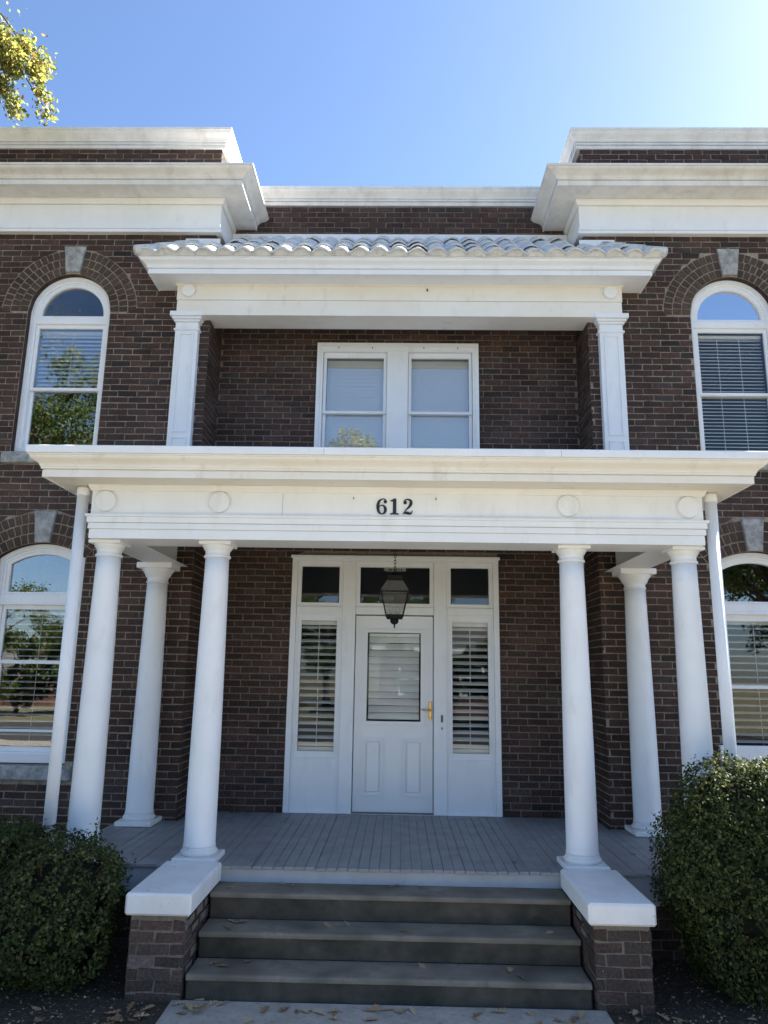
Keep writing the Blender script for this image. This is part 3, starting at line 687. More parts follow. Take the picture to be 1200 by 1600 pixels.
hd = MB(); hd.bev(0.380, 0.412, 0.022, 0.036, 0.955, 1.145, 0.005); hd = hd.build('handle_plate', 'brass', door)
MB().tube([(0.396, 0.03, 1.055), (0.396, -0.02, 1.055), (0.385, -0.028, 1.055), (0.30, -0.026, 1.062)], [0.010, 0.009, 0.009, 0.007], 8).build('lever', 'brass', hd, smooth=True)
MB().lathe([(0.011, 0), (0.011, 0.01)], 0.396, 0.022, 12, 0.975).build('lock_cylinder', 'brass', hd)
kp = MB().bev(0.508, 0.532, -0.034, -0.024, 0.935, 1.01, 0.003).build('strike_plate', 'copper', sur)
MB().bev(0.513, 0.527, -0.032, -0.024, 0.86, 0.885, 0.003).build('bell_button', 'copper', sur)
box('threshold', 'copper', sur, -0.43, 0.43, -0.03, 0.03, 0.001, 0.011)

# ------------------------------------------------------------------ porch
porch = tag(empty('porch', (0, -1.1, GZ)), 'white columned front porch with grey board floor, numbered 612 on its frieze', 'porch')
PX = 2.66; PYF = -2.215
fl = MB(); fl.box(-PX+0.02, PX-0.02, -2.15, W-0.014, -0.10, -0.024); fl.box(-XC+0.02, XC-0.02, W-0.0139, -0.045, -0.10, -0.0241); fl = fl.build('porch_floor', 'skirt', porch)
nb = 66; bw_ = 2*PX/nb
for i in range(nb):
    x0 = -PX + i*bw_; gp = random.choice((0.001, 0.0012, 0.0015, 0.002, 0.003, 0.006)); yb = -0.038 if abs(x0+bw_/2) < XC-0.06 else W-0.013
    dz = random.uniform(-0.003, 0.002); MB().bev(x0+gp/2, x0+bw_-gp/2, PYF + random.uniform(-0.02, 0.010), yb, -0.0235, 0.0+dz, 0.0022).build('floor_board', 'floor', fl)
box('fascia_board', 'skirt', porch, -1.29, 1.29, -2.19, -2.152, -0.125, -0.0275)
for sg in (-1, 1):
    x0, x1 = sorted((sg*1.295, sg*(PX-0.01)))
    box('skirt_board', 'skirt', porch, x0, x1, -2.19, -2.152, -0.225, -0.0275)
    x0, x1 = sorted((sg*(PX-0.05), sg*(PX-0.012)))
    box('skirt_board', 'skirt', porch, x0, x1, -2.150, W-0.014, -0.225, -0.0275)
    wf = Wall((0, -2.13, 0), (1, 0, 0), (0, -1, 0)); x0, x1 = sorted((sg*1.70, sg*(PX-0.03)))
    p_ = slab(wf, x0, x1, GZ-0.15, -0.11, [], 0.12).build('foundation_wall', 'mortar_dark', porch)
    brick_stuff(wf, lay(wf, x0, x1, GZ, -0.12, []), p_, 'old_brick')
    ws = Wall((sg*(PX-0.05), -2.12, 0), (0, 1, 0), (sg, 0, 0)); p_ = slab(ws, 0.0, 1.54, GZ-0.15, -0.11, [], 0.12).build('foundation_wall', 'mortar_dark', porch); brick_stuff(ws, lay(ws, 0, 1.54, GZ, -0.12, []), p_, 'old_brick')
BZ = 2.502
def column(x, y, rear):
    rb, rtp = (0.128, 0.101) if rear else (0.122, 0.098)
    prof = [(rb+0.004, 0.105), (rb+0.002, 0.12)]
    zt = BZ - (0.135 if not rear else 0.20)
    for i in range(13):
        t = i/12; e = rb - (rb-rtp)*(t**1.7); prof.append((e, 0.13 + (zt-0.13)*t))
    sh_ = MB().lathe(prof, x, y, 48).build('column', 'white', porch, smooth=True, auto=True)
    h = 0.168 if not rear else 0.173
    MB().bev(x-h, x+h, y-h, y+h, 0.003, 0.045, 0.006).build('plinth', 'white_worn', sh_)
    tor = [(rb+.006, 0.045)] + [(rb + 0.006 + 0.016*math.sin(PI*i/8), 0.045 + 0.042*i/8) for i in range(9)] + [(rb+.007, 0.09), (rb+.005, 0.106)]
    MB().lathe(tor, x, y, 48).build('base_moulding', 'white_worn', sh_, smooth=True, auto=True)
    cp = MB()
    if not rear:
        cp.lathe([(rtp+.002, zt-.001), (rtp+0.012, zt+0.004), (rtp+0.015, zt+0.012), (rtp+0.012, zt+0.02), (rtp+0.003, zt+0.024), (rtp+0.003, zt+0.06), (rtp+0.011, zt+0.064), (rtp+0.011, zt+0.07), (rtp+0.016, zt+0.074), (rtp+0.030, zt+0.10), (rtp+0.030, zt+0.104)], x, y, 48)
        c_ = cp.build('capital', 'white', sh_, smooth=True, auto=True); h = 0.134
        MB().bev(x-h, x+h, y-h, y+h, zt+0.104, BZ-0.003, 0.004).build('abacus', 'white', sh_)
    else:
        cp.lathe([(rtp+.002, zt-.001), (rtp+0.010, zt+0.003), (rtp+0.010, zt+0.012), (rtp, zt+0.016), (rtp+0.004, zt+0.05), (rtp+0.02, zt+0.065), (rtp+0.035, zt+0.10), (rtp+0.058, zt+0.128), (rtp+0.060, zt+0.14)], x, y, 48)
        c_ = cp.build('capital', 'white', sh_, smooth=True, auto=True); h = 0.178
        MB().bev(x-h, x+h, y-h*0.86, y+h*0.86, zt+0.14, BZ-0.003, 0.006).build('abacus', 'white', sh_)
CY = -2.055
for x in (-2.42, -1.495, 1.485, 2.42): column(x, CY, False)
for x in (-2.42, 2.42): column(x, -0.735, True)
XF, YF = 2.527, -2.26
pe = MB().sweep(u_path(XF, YF, W-0.012), [(-0.36, 2.5), (-0.36, 2.497), (0, 2.497), (0.0, 2.570), (-0.008, 2.5705), (-0.008, 2.5765), (0.010, 2.577), (0.010, 2.622), (0.0, 2.6225), (0.0, 2.6285), (0.020, 2.629), (0.020, 2.672), (0.034, 2.678), (0.034, 2.697), (-0.008, 2.698), (-0.008, 2.704), (0.0, 2.7045), (0.0, 2.895), (0.012, 2.90), (0.03, 2.935), (0.032, 2.947)], False)
pe.box(-XF+0.37, XF-0.37, YF+0.365, YF+0.40, 2.50, 2.94)
for sg in (-1, 1):
    x0, x1 = sorted((sg*(XF-0.2), sg*(XF-0.235))); pe.box(x0, x1, YF+0.41, W-0.012, 2.50, 2.94)
pe = pe.build('porch_entablature', 'white', porch)
for sg in (-1, 1):                                       # side beams seen inside the porch
    x0, x1 = sorted((sg*2.30, sg*2.524)); box('side_beam', 'white', porch, x0, x1, YF+0.402, W-0.012, 2.504, 2.93)
mb = MB()
for x in (-2.405, -1.455, 1.425, 2.405):
    me = MB().lathe([(0.089, 0.006), (0.089, 0.026), (0.082, 0.034), (0.06, 0.036)], 0, 0, 36)
    o = me.build('medallion', 'white', pe, origin=(0, 0, 0)); o.rotation_euler = (PI/2, 0, 0); o.location = Vector((x, YF+0.001, 2.808)) - WL[pe.name]
MB().sweep(u_path(XF, YF, W-0.012), [(0.0, 2.948), (0.285, 2.948), (0.285, 2.938), (0.296, 2.938), (0.296, 2.994), (0.286, 2.995), (0.286, 3.002), (0.308, 3.004), (0.308, 3.018)] + cyma((0.314, 3.021), (0.378, 3.098)) + [(0.386, 3.10), (0.386, 3.112)], False).build('porch_cornice', 'bounce_cream', porch)
MB().sweep(u_path(XF, YF, W-0.012), [(0.38, 3.113), (0.398, 3.113), (0.398, 3.170), (0.392, 3.176), (0.30, 3.178), (-1.62, 3.25)], False).build('drip_edge', 'white', porch)
box('balcony_deck', 'deck', porch, -2.0, 2.0, W-1.0, -0.014, 3.16, 3.245)
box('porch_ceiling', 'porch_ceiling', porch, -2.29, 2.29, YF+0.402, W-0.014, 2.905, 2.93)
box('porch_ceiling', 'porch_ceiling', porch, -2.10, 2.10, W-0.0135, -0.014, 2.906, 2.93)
for x, za, zb_ in ((-0.93, 2.706, 2.893),): box('board_joint', 'mortar_dark', pe, x, x+0.0025, YF-0.0006, YF+0.01, za, zb_)
for x in (-0.56, 1.30): box('board_joint', 'mortar_dark', pe, x, x+0.0025, YF-0.3986, YF-0.39, 3.115, 3.168)
for x in (0.34, -0.34): MB().tube([(x, YF-0.002, 2.852), (x, YF-0.022, 2.852), (x, YF-0.026, 2.86)], [0.004]*3, 6).build('nail', 'iron', pe)
# numerals 6 1 2 as separate pieces
def catmull(P, n=8):
    out = []; P = [np.array(p, float) for p in P]
    Q = [2*P[0]-P[1]] + P + [2*P[-1]-P[-2]]
    for i in range(1, len(Q)-2):
        for k in range(n):
            t = k/n; a, b_, c_, d = Q[i-1], Q[i], Q[i+1], Q[i+2]
            out.append(0.5*((2*b_) + (-a+c_)*t + (2*a-5*b_+4*c_-d)*t*t + (-a+3*b_-3*c_+d)*t**3))
    out.append(P[-1]); return out
def stroke(mb, P, y0, y1, sc, ox, oz):                   # P: (x, z, width)
    C = catmull(P); Lf = []; Rt = []
    for i, p in enumerate(C):
        d = C[min(i+1, len(C)-1)][:2] - C[max(i-1, 0)][:2]; d = d/np.linalg.norm(d); nrm = np.array([-d[1], d[0]])
        Lf.append((p[:2] + nrm*p[2]/2)); Rt.append((p[:2] - nrm*p[2]/2))
    n = len(C); V = []
    for y in (y0, y1):
        V += [(ox+q[0]*sc, y, oz+q[1]*sc) for q in Lf] + [(ox+q[0]*sc, y, oz+q[1]*sc) for q in Rt]
    F = []
    for i in range(n-1): F += [(i, n+i, n+i+1, i+1), (i, i+1, 2*n+i+1, 2*n+i), (n+i, 3*n+i, 3*n+i+1, n+i+1)]
    mb.add(V, F)
def disc(mb, x, z, r, y0, y1, sc, ox, oz): mb.poly([(ox+(x+r*math.cos(2*PI*k/18))*sc, oz+(z+r*math.sin(2*PI*k/18))*sc) for k in range(18)], y0, y1)
H = 0.133; ya, yb = YF-0.010, YF-0.0005; oz = 2.722
d6 = MB(); stroke(d6, [(0.24, 0.83, .09), (0.17, 0.955, .07), (0.0, 0.965, .06), (-0.19, 0.80, .15), (-0.25, 0.48, .19), (-0.18, 0.15, .15), (0.0, 0.03, .06), (0.17, 0.12, .14), (0.22, 0.31, .19), (0.15, 0.50, .13), (0.0, 0.575, .06), (-0.13, 0.52, .05), (-0.2, 0.40, .05)], ya, yb, H, -0.105, oz); disc(d6, 0.21, 0.80, 0.105, ya-.0006, yb, H, -0.105, oz)
d6.build('numeral', 'black', pe)
d1 = MB(); d1.box(-0.105*H, 0.105*H, ya, yb, oz+0.03*H, oz+1.0*H); d1.poly([(-0.27*H, oz), (0.27*H, oz), (0.27*H, oz+0.05*H), (0.12*H, oz+0.085*H), (-0.12*H, oz+0.085*H), (-0.27*H, oz+0.05*H)], ya-.0007, yb); d1.poly([(-0.27*H, oz+0.84*H), (-0.10*H, oz+0.82*H), (-0.08*H, oz+0.995*H), (-0.13*H, oz+0.93*H), (-0.27*H, oz+0.885*H)], ya-.0005, yb)
d1.build('numeral', 'black', pe)
d2 = MB(); stroke(d2, [(-0.20, 0.74, .06), (-0.19, 0.88, .07), (-0.02, 0.97, .07), (0.17, 0.88, .15), (0.20, 0.70, .19), (0.10, 0.50, .14), (-0.10, 0.30, .07), (-0.26, 0.06, .05)], ya, yb, H, 0.108, oz); disc(d2, -0.165, 0.76, 0.11, ya-.0006, yb, H, 0.108, oz)
stroke(d2, [(-0.29, 0.03, .05), (-0.20, 0.11, .11), (-0.03, 0.10, .17), (0.14, 0.06, .13), (0.25, 0.13, .07), (0.29, 0.27, .04)], ya-.0004, yb, H, 0.108, oz)
d2.build('numeral', 'black', pe)
for x in (-2.635, 2.625):                                # downspouts at the porch corners
    ds = MB().tube([(x, -2.19, GZ+0.12), (x, -2.19, 2.945)], [0.048, 0.048], 24).build('downspout', 'white', porch, smooth=True, auto=True)
    MB().lathe([(0.053, 0), (0.053, 0.06), (0.048, 0.065)], x, -2.19, 24, 2.87).build('collar', 'white', ds)
    MB().tube([(x, -2.19, GZ+0.14), (x, -2.21, GZ+0.08), (x, -2.36, GZ+0.058)], [0.0485, 0.0485, 0.047], 20).build('elbow', 'white', ds, smooth=True, auto=True)

# ------------------------------------------------------------------ steps and their piers
steps = tag(empty('concrete_steps', (0, -2.7, GZ)), 'three stained grey concrete steps up to the porch', 'steps')
SY = [-2.192, -2.465, -2.73, -3.005]; SZ = [-0.122, -0.297, -0.462, GZ]
for i in range(3):
    MB().bev(-1.292, 1.292, SY[i+1], SY[0] if i == 0 else SY[0]-0.0, SZ[i+1]-0.0 if i < 2 else GZ-0.04, SZ[i]-(0.0), 0.010).build('step', 'concrete', steps) if i == 0 else \
    MB().bev(-1.292-0.001*i, 1.292+0.001*i, SY[i+1], SY[i]+0.06, SZ[i+1]+0.002 if i < 2 else GZ-0.04, SZ[i]-0.0008*i, 0.010).build('step', 'concrete', steps)
def worn_tread(y0, y1, zt, seed):                         # rounded, chipped nosing
    r = random.Random(seed); nx = 130; V = []; F = []; K = 9; wob = 0.0
    for i in range(nx+1):
        x = -1.290 + 2.58*i/nx; wob = wob*0.8 + r.uniform(-.0014, .0014); rad = 0.016 + abs(wob)*1.5 + (r.uniform(0.004, 0.012) if r.random() < 0.06 else 0)
        yf = y0 + wob; V.append((x, y1, zt)); V.append((x, (y0+y1)/2, zt - 0.003 + r.uniform(-.0006, .0006)))
        for k in range(6):
            a = PI/2*k/5; V.append((x, yf + rad - rad*math.sin(a), zt - rad + rad*math.cos(a)))
        V.append((x, yf, zt-0.032))
    for i in range(nx):
        for k in range(K-1): a = i*K+k; F.append((a, a+1, a+K+1, a+K))
    return MB().add(V, F)
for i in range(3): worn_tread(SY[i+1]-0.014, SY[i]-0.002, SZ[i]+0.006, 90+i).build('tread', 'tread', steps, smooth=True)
MB().box(-1.28, 1.28, -2.66, -2.2, GZ-0.02, -0.31).build('core', 'concrete', steps)
for sg in (-1, 1):
    pr_ = tag(empty('step_pier', (sg*1.49, -2.63, GZ)), 'low brick pier with white slab cap between the steps and the %s shrub' % ('low' if sg < 0 else 'tall'), 'pier', 'brick piers flanking the steps')
    x0, x1 = sorted((sg*1.315, sg*1.665)); y0, y1 = -3.03, -2.2
    MB().box(x0, x1, y0, y1, GZ-0.12, -0.103).build('mortar_core', 'mortar_dark', pr_)
    for wl2, ln in ((Wall((x0, y0, 0), (1, 0, 0), (0, -1, 0)), x1-x0), (Wall((x0, y0, 0), (0, 1, 0), (-1, 0, 0)), y1-y0), (Wall((x1, y0, 0), (0, 1, 0), (1, 0, 0)), y1-y0)):
        brick_single(wl2, lay(wl2, 0.0, ln, GZ-0.02, -0.105, [], off=random.uniform(0.03, 0.12)), pr_, 'old_brick', 0.0065)
    mb = MB()
    xa, xb = sorted((sg*1.272, sg*1.702)); za, zb_ = -0.104, 0.030; yf, ybk = -3.075, -2.222
    # slab cap with softened, slightly irregular edges and a fluted, rounded outer corner
    MB().bev(xa, xb, yf, ybk, za, zb_, 0.014).build('cap_slab', 'white_worn', pr_)

# ------------------------------------------------------------------ hanging lantern
lt = tag(empty('hanging_lantern', (0.005, -1.30, 1.845)), 'black four-sided hanging lantern on a chain before the front door', 'lantern')
lx, ly = 0.005, -1.30
def frus(mb, h0, z0, h1, z1):
    V = [(lx+sx*h0, ly+sy*h0, z0) for sx, sy in ((-1, -1), (1, -1), (1, 1), (-1, 1))] + [(lx+sx*h1, ly+sy*h1, z1) for sx, sy in ((-1, -1), (1, -1), (1, 1), (-1, 1))]
    mb.add(V, [(3, 2, 1, 0), (4, 5, 6, 7), (0, 1, 5, 4), (1, 2, 6, 5), (2, 3, 7, 6), (3, 0, 4, 7)]); return mb
zb_, zt_ = 1.965, 2.180; hb, ht = 0.078, 0.125
fm = MB()
for sx, sy in ((-1, -1), (1, -1), (1, 1), (-1, 1)): fm.tube([(lx+sx*hb, ly+sy*hb, zb_), (lx+sx*ht, ly+sy*ht, zt_)], [0.009, 0.009], 4)
for h, z in ((hb, zb_), (ht, zt_)):
    for (a, b_) in (((-1, -1), (1, -1)), ((1, -1), (1, 1)), ((1, 1), (-1, 1)), ((-1, 1), (-1, -1))): fm.tube([(lx+a[0]*h, ly+a[1]*h, z), (lx+b_[0]*h, ly+b_[1]*h, z)], [0.010]*2, 4)
fm.build('frame', 'iron', lt)
for (sx, sy) in ((0, -1), (1, 0), (0, 1), (-1, 0)):
    def c4(h, z, q): return (lx + (sx*h if sx else q*h), ly + (sy*h if sy else q*h), z)
    MB().add([c4(hb, zb_, -1), c4(hb, zb_, 1), c4(ht, zt_, 1), c4(ht, zt_, -1)], [(0, 1, 2, 3)]).build('pane', 'glass_lamp', lt)
frus(MB(), 0.132, 2.186, 0.074, 2.285).build('hood', 'copper', lt)
frus(frus(MB(), 0.060, 2.286, 0.066, 2.335), 0.066, 2.3351, 0.02, 2.36).build('vent_cap', 'iron', lt)
frus(MB(), 0.072, 1.935, 0.080, 1.957).build('bottom_plate', 'iron', lt)
MB().lathe([(0.036, 0.05), (0.040, 0.035), (0.036, 0.012), (0.022, 0.0), (0.008, -0.006), (0.006, -0.03), (0.001, -0.042)][::-1], lx, ly, 16, 1.888).build('finial', 'iron', lt, smooth=True)
for k in range(3): MB().tube([(lx-0.03+0.03*k, ly+0.012*(k % 2), 1.957), (lx-0.03+0.03*k, ly+0.012*(k % 2), 2.04)], [0.009, 0.008], 10).build('candle_tube', 'slat', lt)
ch = MB(); z = 2.36
for k in range(18):
    pts = [(lx + (0.010*math.cos(t) if k % 2 else 0), ly + (0 if k % 2 else 0.010*math.cos(t)), z + 0.016 + 0.021*math.sin(t)) for t in np.linspace(0, 2*PI, 11)]
    ch.tube(pts, [0.0028]*11, 5); z += 0.0305
ch.build('chain', 'iron', lt); MB().lathe([(0.05, 0), (0.045, 0.02)], lx, ly, 20, 2.884).build('ceiling_rose', 'iron', lt)

# ------------------------------------------------------------------ leaves, shrubs, trees
def leaf_cloud(name, material, parent, P, Nrm, size, origin, fold=0.25, kind='stuff'):
    """diamond leaves of two triangles each at points P, roughly facing Nrm"""
    n = len(P); Nrm = Nrm/np.linalg.norm(Nrm, axis=1, keepdims=True)
    a = rng.normal(size=(n, 3)); a -= (a*Nrm).sum(1, keepdims=True)*Nrm; a /= np.linalg.norm(a, axis=1, keepdims=True)
    b_ = np.cross(Nrm, a); s = (size*rng.uniform(0.65, 1.35, n))[:, None]
    V = np.stack([P - a*s*0.5, P + b_*s*0.30 + Nrm*s*fold*0.3, P + a*s*0.5, P - b_*s*0.30 + Nrm*s*fold*0.3], 1).reshape(-1, 3) - np.array(origin)
    k = np.arange(n)*4
    F = np.stack([k, k+1, k+2, k, k+2, k+3], 1).reshape(-1)
    me = bpy.data.meshes.new(name); me.vertices.add(n*4); me.vertices.foreach_set('co', V.reshape(-1))
    me.loops.add(n*6); me.loops.foreach_set('vertex_index', F.astype(np.int32))
    me.polygons.add(n*2); me.polygons.foreach_set('loop_start', np.arange(0, n*6, 3, dtype=np.int32)); me.polygons.foreach_set('loop_total', np.full(n*2, 3, dtype=np.int32))
    me.materials.append(M[material]); me.update(calc_edges=True)
    o = bpy.data.objects.new(name, me); col.objects.link(o); place(o, origin, parent)
    if kind: o['kind'] = kind
    return o
def lump(d, seed, amp):                                  # smooth pseudo-noise of direction
    r = np.random.default_rng(seed); out = np.zeros(len(d))
    for k in range(9):
        w_ = r.normal(size=3)*(1.5 + k*1.1); out += np.sin(d@w_ + r.uniform(0, 6))/(1 + k*0.45)
    return 1 + amp*out/2.2
def shrub(name, label, lumps, n_leaf, seed, base):
    root = tag(empty(name, base), label, 'shrub', 'clipped evergreen shrubs by the porch')
    Ps, Ns = [], []
    cores = MB()
    tot = sum(l[3]*l[4] for l in lumps)
    for (cx, cy, cz, rx, rzz) in lumps:
        ry = rx; n = int(n_leaf*rx*rzz/tot)
        d = rng.normal(size=(n, 3)); d /= np.linalg.norm(d, axis=1, keepdims=True)
        sq = np.abs(d)**2.6; k = sq.sum(1)**(-1/2.6)     # rounded-box shape of a clipped bush
        L_ = lump(d, seed, 0.17)*k*rng.uniform(0.80, 1.03, n)**0.6
        sprig = rng.random(n) < 0.06; L_[sprig] *= rng.uniform(1.02, 1.13, sprig.sum())
        P = np.stack([cx + d[:, 0]*rx*L_, cy + d[:, 1]*ry*L_, cz + d[:, 2]*rzz*L_], 1)
        tpz = 0.70 + 0.30*np.clip((P[:, 2]-GZ)/0.6, 0, 1); P[:, 0] = cx + (P[:, 0]-cx)*tpz; P[:, 1] = cy + (P[:, 1]-cy)*tpz; gapn = np.sin(P@np.array([17., 9, 5]) + 1)*np.sin(P@np.array([-7., 15, 11]))*np.sin(P@np.array([6., -11, 19]) + 2) + 0.5*np.sin(P@np.array([31., 23, -27])); keep = (P[:, 2] > GZ + 0.03) & (gapn + rng.uniform(-.35, .35, n) > -0.42); Ps.append(P[keep]); Ns.append((d + rng.normal(size=d.shape)*0.75 + np.array([0, 0, 0.3]))[keep])
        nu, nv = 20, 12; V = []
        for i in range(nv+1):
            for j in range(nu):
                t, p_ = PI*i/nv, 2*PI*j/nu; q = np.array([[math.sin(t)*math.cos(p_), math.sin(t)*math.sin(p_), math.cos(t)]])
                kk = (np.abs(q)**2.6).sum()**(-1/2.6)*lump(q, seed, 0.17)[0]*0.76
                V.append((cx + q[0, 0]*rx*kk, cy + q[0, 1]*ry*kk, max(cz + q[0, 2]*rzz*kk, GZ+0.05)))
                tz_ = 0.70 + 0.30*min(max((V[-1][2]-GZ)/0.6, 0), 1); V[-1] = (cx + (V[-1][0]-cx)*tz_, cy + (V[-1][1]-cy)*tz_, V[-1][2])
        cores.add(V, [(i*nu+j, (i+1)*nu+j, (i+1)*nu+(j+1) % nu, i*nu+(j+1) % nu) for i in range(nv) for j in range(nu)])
    cores.build('dark_inner_hull', 'box_core', root)  # solid dark hull standing in for the shaded inside, not modelled twigs
    PP = np.concatenate(Ps); tw = MB(); sh_l = []
    for k in rng.integers(0, len(PP), 260):
        lmp = min(lumps, key=lambda l: (l[0]-PP[k][0])**2 + (l[1]-PP[k][1])**2); c_ = Vector((lmp[0], lmp[1], lmp[2])); e_ = Vector(PP[k]); d_ = (e_-c_)
        if k % 2:
            t_ = random.uniform(1.06, 1.22); q_ = Vector((random.uniform(-.04, .04), random.uniform(-.04, .04), random.uniform(0, .05)))
            tw.tube([c_ + d_*0.8, c_ + d_*0.95, c_ + d_*t_ + q_], [0.0035, 0.0028, 0.0014], 4)
            for u_ in np.linspace(0.95, t_, 13):
                sh_l.append(np.array(c_ + d_*float(u_) + q_*max(0.0, (float(u_)-0.95)/(t_-0.95))) + rng.normal(size=3)*0.012)
            continue
        tw.tube([c_ + d_*0.7, c_ + d_*0.9 + Vector((0, 0, .02)), c_ + d_*random.uniform(1.0, 1.08) + Vector((0, 0, .03))], [0.0035, 0.0028, 0.0015], 4)
    tag(tw.build('twigs', 'bark', root), kind='stuff'); sh_l = np.array(sh_l)
    leaf_cloud('foliage', 'box_leaf', root, np.concatenate([PP, sh_l]), np.concatenate(Ns + [rng.normal(size=sh_l.shape) + np.array([0, -0.3, .6])]), 0.027, base)
    st_ = MB()
    for k in range(5):
        a = 2*PI*k/5; st_.tube([(base[0]+.05*math.cos(a), base[1]+.05*math.sin(a), GZ-0.03), (base[0]+.22*math.cos(a), base[1]+.22*math.sin(a), GZ+0.35)], [0.016, 0.010], 6)
    st_.build('stems', 'bark', root)
shrub('boxwood_shrub', 'low dark green clipped shrub hiding a porch corner column base', [(-2.33, -2.80, -0.20, 0.54, 0.47), (-2.72, -2.66, -0.13, 0.34, 0.46), (-2.98, -2.74, -0.22, 0.50, 0.47), (-3.40, -2.70, -0.15, 0.45, 0.46)], 88000, 3, (-2.6, -2.78, GZ))
shrub('boxwood_shrub', 'tall bushy green shrub with sunlit tips beside the porch', [(2.38, -2.74, 0.02, 0.50, 0.66), (2.44, -2.68, 0.40, 0.40, 0.47), (2.14, -2.80, 0.12, 0.26, 0.34), (2.66, -2.74, 0.62, 0.25, 0.26), (2.86, -2.72, 0.34, 0.38, 0.50), (3.02, -2.62, 0.08, 0.48, 0.68)], 96000, 5, (2.6, -2.7, GZ))

def tree(name, label, base, height, crown, n_leaf, size, material, seed, trunk_r=0.22, extra=None, lean=(0, 0), hub=None):
    """crown: list of (cx,cy,cz,r) leaf clumps; limbs run from the trunk to each clump"""
    r = random.Random(seed); root = tag(empty(name, base), label, 'tree')
    bx, by, bz = base; tb = MB(); top = Vector((bx+lean[0], by+lean[1], bz+height*0.72))
    nseg = 7; tp_ = [Vector((bx, by, bz-0.1)).lerp(top, i/nseg) + Vector((r.uniform(-.1, .1), r.uniform(-.1, .1), 0))*(0 if i == 0 else 1) for i in range(nseg+1)]
    tb.tube(tp_, [trunk_r*(1.35 if i == 0 else 1)*(1-0.75*i/nseg) for i in range(nseg+1)], 12)
    for (cx, cy, cz, cr) in crown:
        if hub and cr < 0.31:
            h_ = Vector(hub); c = Vector((cx, cy, cz)); m_ = h_.lerp(c, 0.5) + Vector((r.uniform(-.1, .1), r.uniform(-.1, .1), .12))
            tb.tube([h_, m_, c, c + Vector((.03, 0, -cr*.8))], [0.014, 0.009, 0.005, 0.003], 5); continue
        k = max(2, min(nseg-1, int((cz - bz)/(height*0.72)*nseg*0.72)))
        a = tp_[k]; c = Vector((cx, cy, cz)); m_ = a.lerp(c, 0.5) + Vector((r.uniform(-.3, .3), r.uniform(-.3, .3), r.uniform(0.0, .5)))*0.6
        tb.tube([a, m_, c], [min(trunk_r*0.32, cr*0.11), min(trunk_r*0.2, cr*0.07), 0.012], 7)
        for j in range(4):
            e = c + Vector((r.gauss(0, 1), r.gauss(0, 1), r.gauss(0, 1))).normalized()*cr*0.85
            tb.tube([m_.lerp(c, 0.6), c.lerp(e, 0.4), e], [min(0.03, cr*.03), min(0.018, cr*.02), 0.005], 5)
    if hub: tb.tube([tp_[5], tp_[5].lerp(Vector(hub), 0.5) + Vector((0, 0, .5)), Vector(hub)], [0.09, 0.05, 0.02], 7)
    tb.build('trunk', 'bark', root, smooth=True)
    Ps, Ns = [], []; tot = sum(c[3]**2 for c in crown)
    for q, (cx, cy, cz, cr) in enumerate(crown):
        n = int(n_leaf*cr*cr/tot); d = rng.normal(size=(n, 3)); d /= np.linalg.norm(d, axis=1, keepdims=True)
        # leaves gather in tufts spread through the clump
        nt_ = max(8, int(26*cr)); td = rng.normal(size=(nt_, 3)); td /= np.linalg.norm(td, axis=1, keepdims=True)
        tc = np.array([cx, cy, cz]) + td*cr*rng.uniform(0.35, 1.0, nt_)[:, None]*np.array([1, 1, 0.8])
        pick = rng.integers(0, nt_, n); P = tc[pick] + rng.normal(size=(n, 3))*cr*0.13
        Ps.append(P); Ns.append(rng.normal(size=(n, 3)) + np.array([0, 0, 0.7]))
    if extra is not None: Ps.append(extra); Ns.append(rng.normal(size=extra.shape) + np.array([0, 0, 0.5]))
    leaf_cloud('crown', material, root, np.concatenate(Ps), np.concatenate(Ns), size, base)
    return root
def ball(n, cx, cy, cz, cr, zz=0.85):
    out = []
    for k in range(n):
        d = [random.gauss(0, 1) for _ in range(3)]; l = math.sqrt(sum(q*q for q in d)); t = random.uniform(0.45, 1)
        out.append((cx+d[0]/l*cr*t, cy+d[1]/l*cr*t, cz+d[2]/l*cr*t*zz, cr*random.uniform(0.28, 0.42)))
    return out
# oak beside the house whose end twigs hang over the parapet
vis_cl = [(x, -1.5 + 0.1*(k % 3), z, r_) for k, (x, z, r_) in enumerate(((-4.42, 8.10, .26), (-4.14, 8.12, .13), (-4.02, 7.96, .14), (-3.93, 7.74, .11), (-3.90, 7.55, .09), (-3.86, 7.38, .07), (-4.24, 7.85, .20), (-4.34, 7.58, .11), (-4.24, 7.44, .09), (-4.10, 7.28, .05), (-4.5, 7.72, .2), (-4.7, 8.3, .3)))]
ex = []
for (cx, cy, cz, cr) in vis_cl:
    nt_ = max(6, int(40*cr)); n = int(15000*cr*cr)
    td = rng.normal(size=(nt_, 3)); td /= np.linalg.norm(td, axis=1, keepdims=True)
    tc = np.array([cx, cy, cz]) + td*cr*rng.uniform(0.3, 1.0, nt_)[:, None]
    ex.append(tc[rng.integers(0, nt_, n)] + rng.normal(size=(n, 3))*0.05)
ex = np.concatenate(ex)
tree('oak_tree', 'oak with yellowing leaves reaching over the parapet of the brick house', (-8.6, -3.2, GZ), 12.5, ball(26, -8.2, -2.6, 9.0, 3.4) + vis_cl, 30000, 0.056, 'oak_leaf', 4, 0.26, extra=ex, hub=(-4.95, -1.6, 8.75))
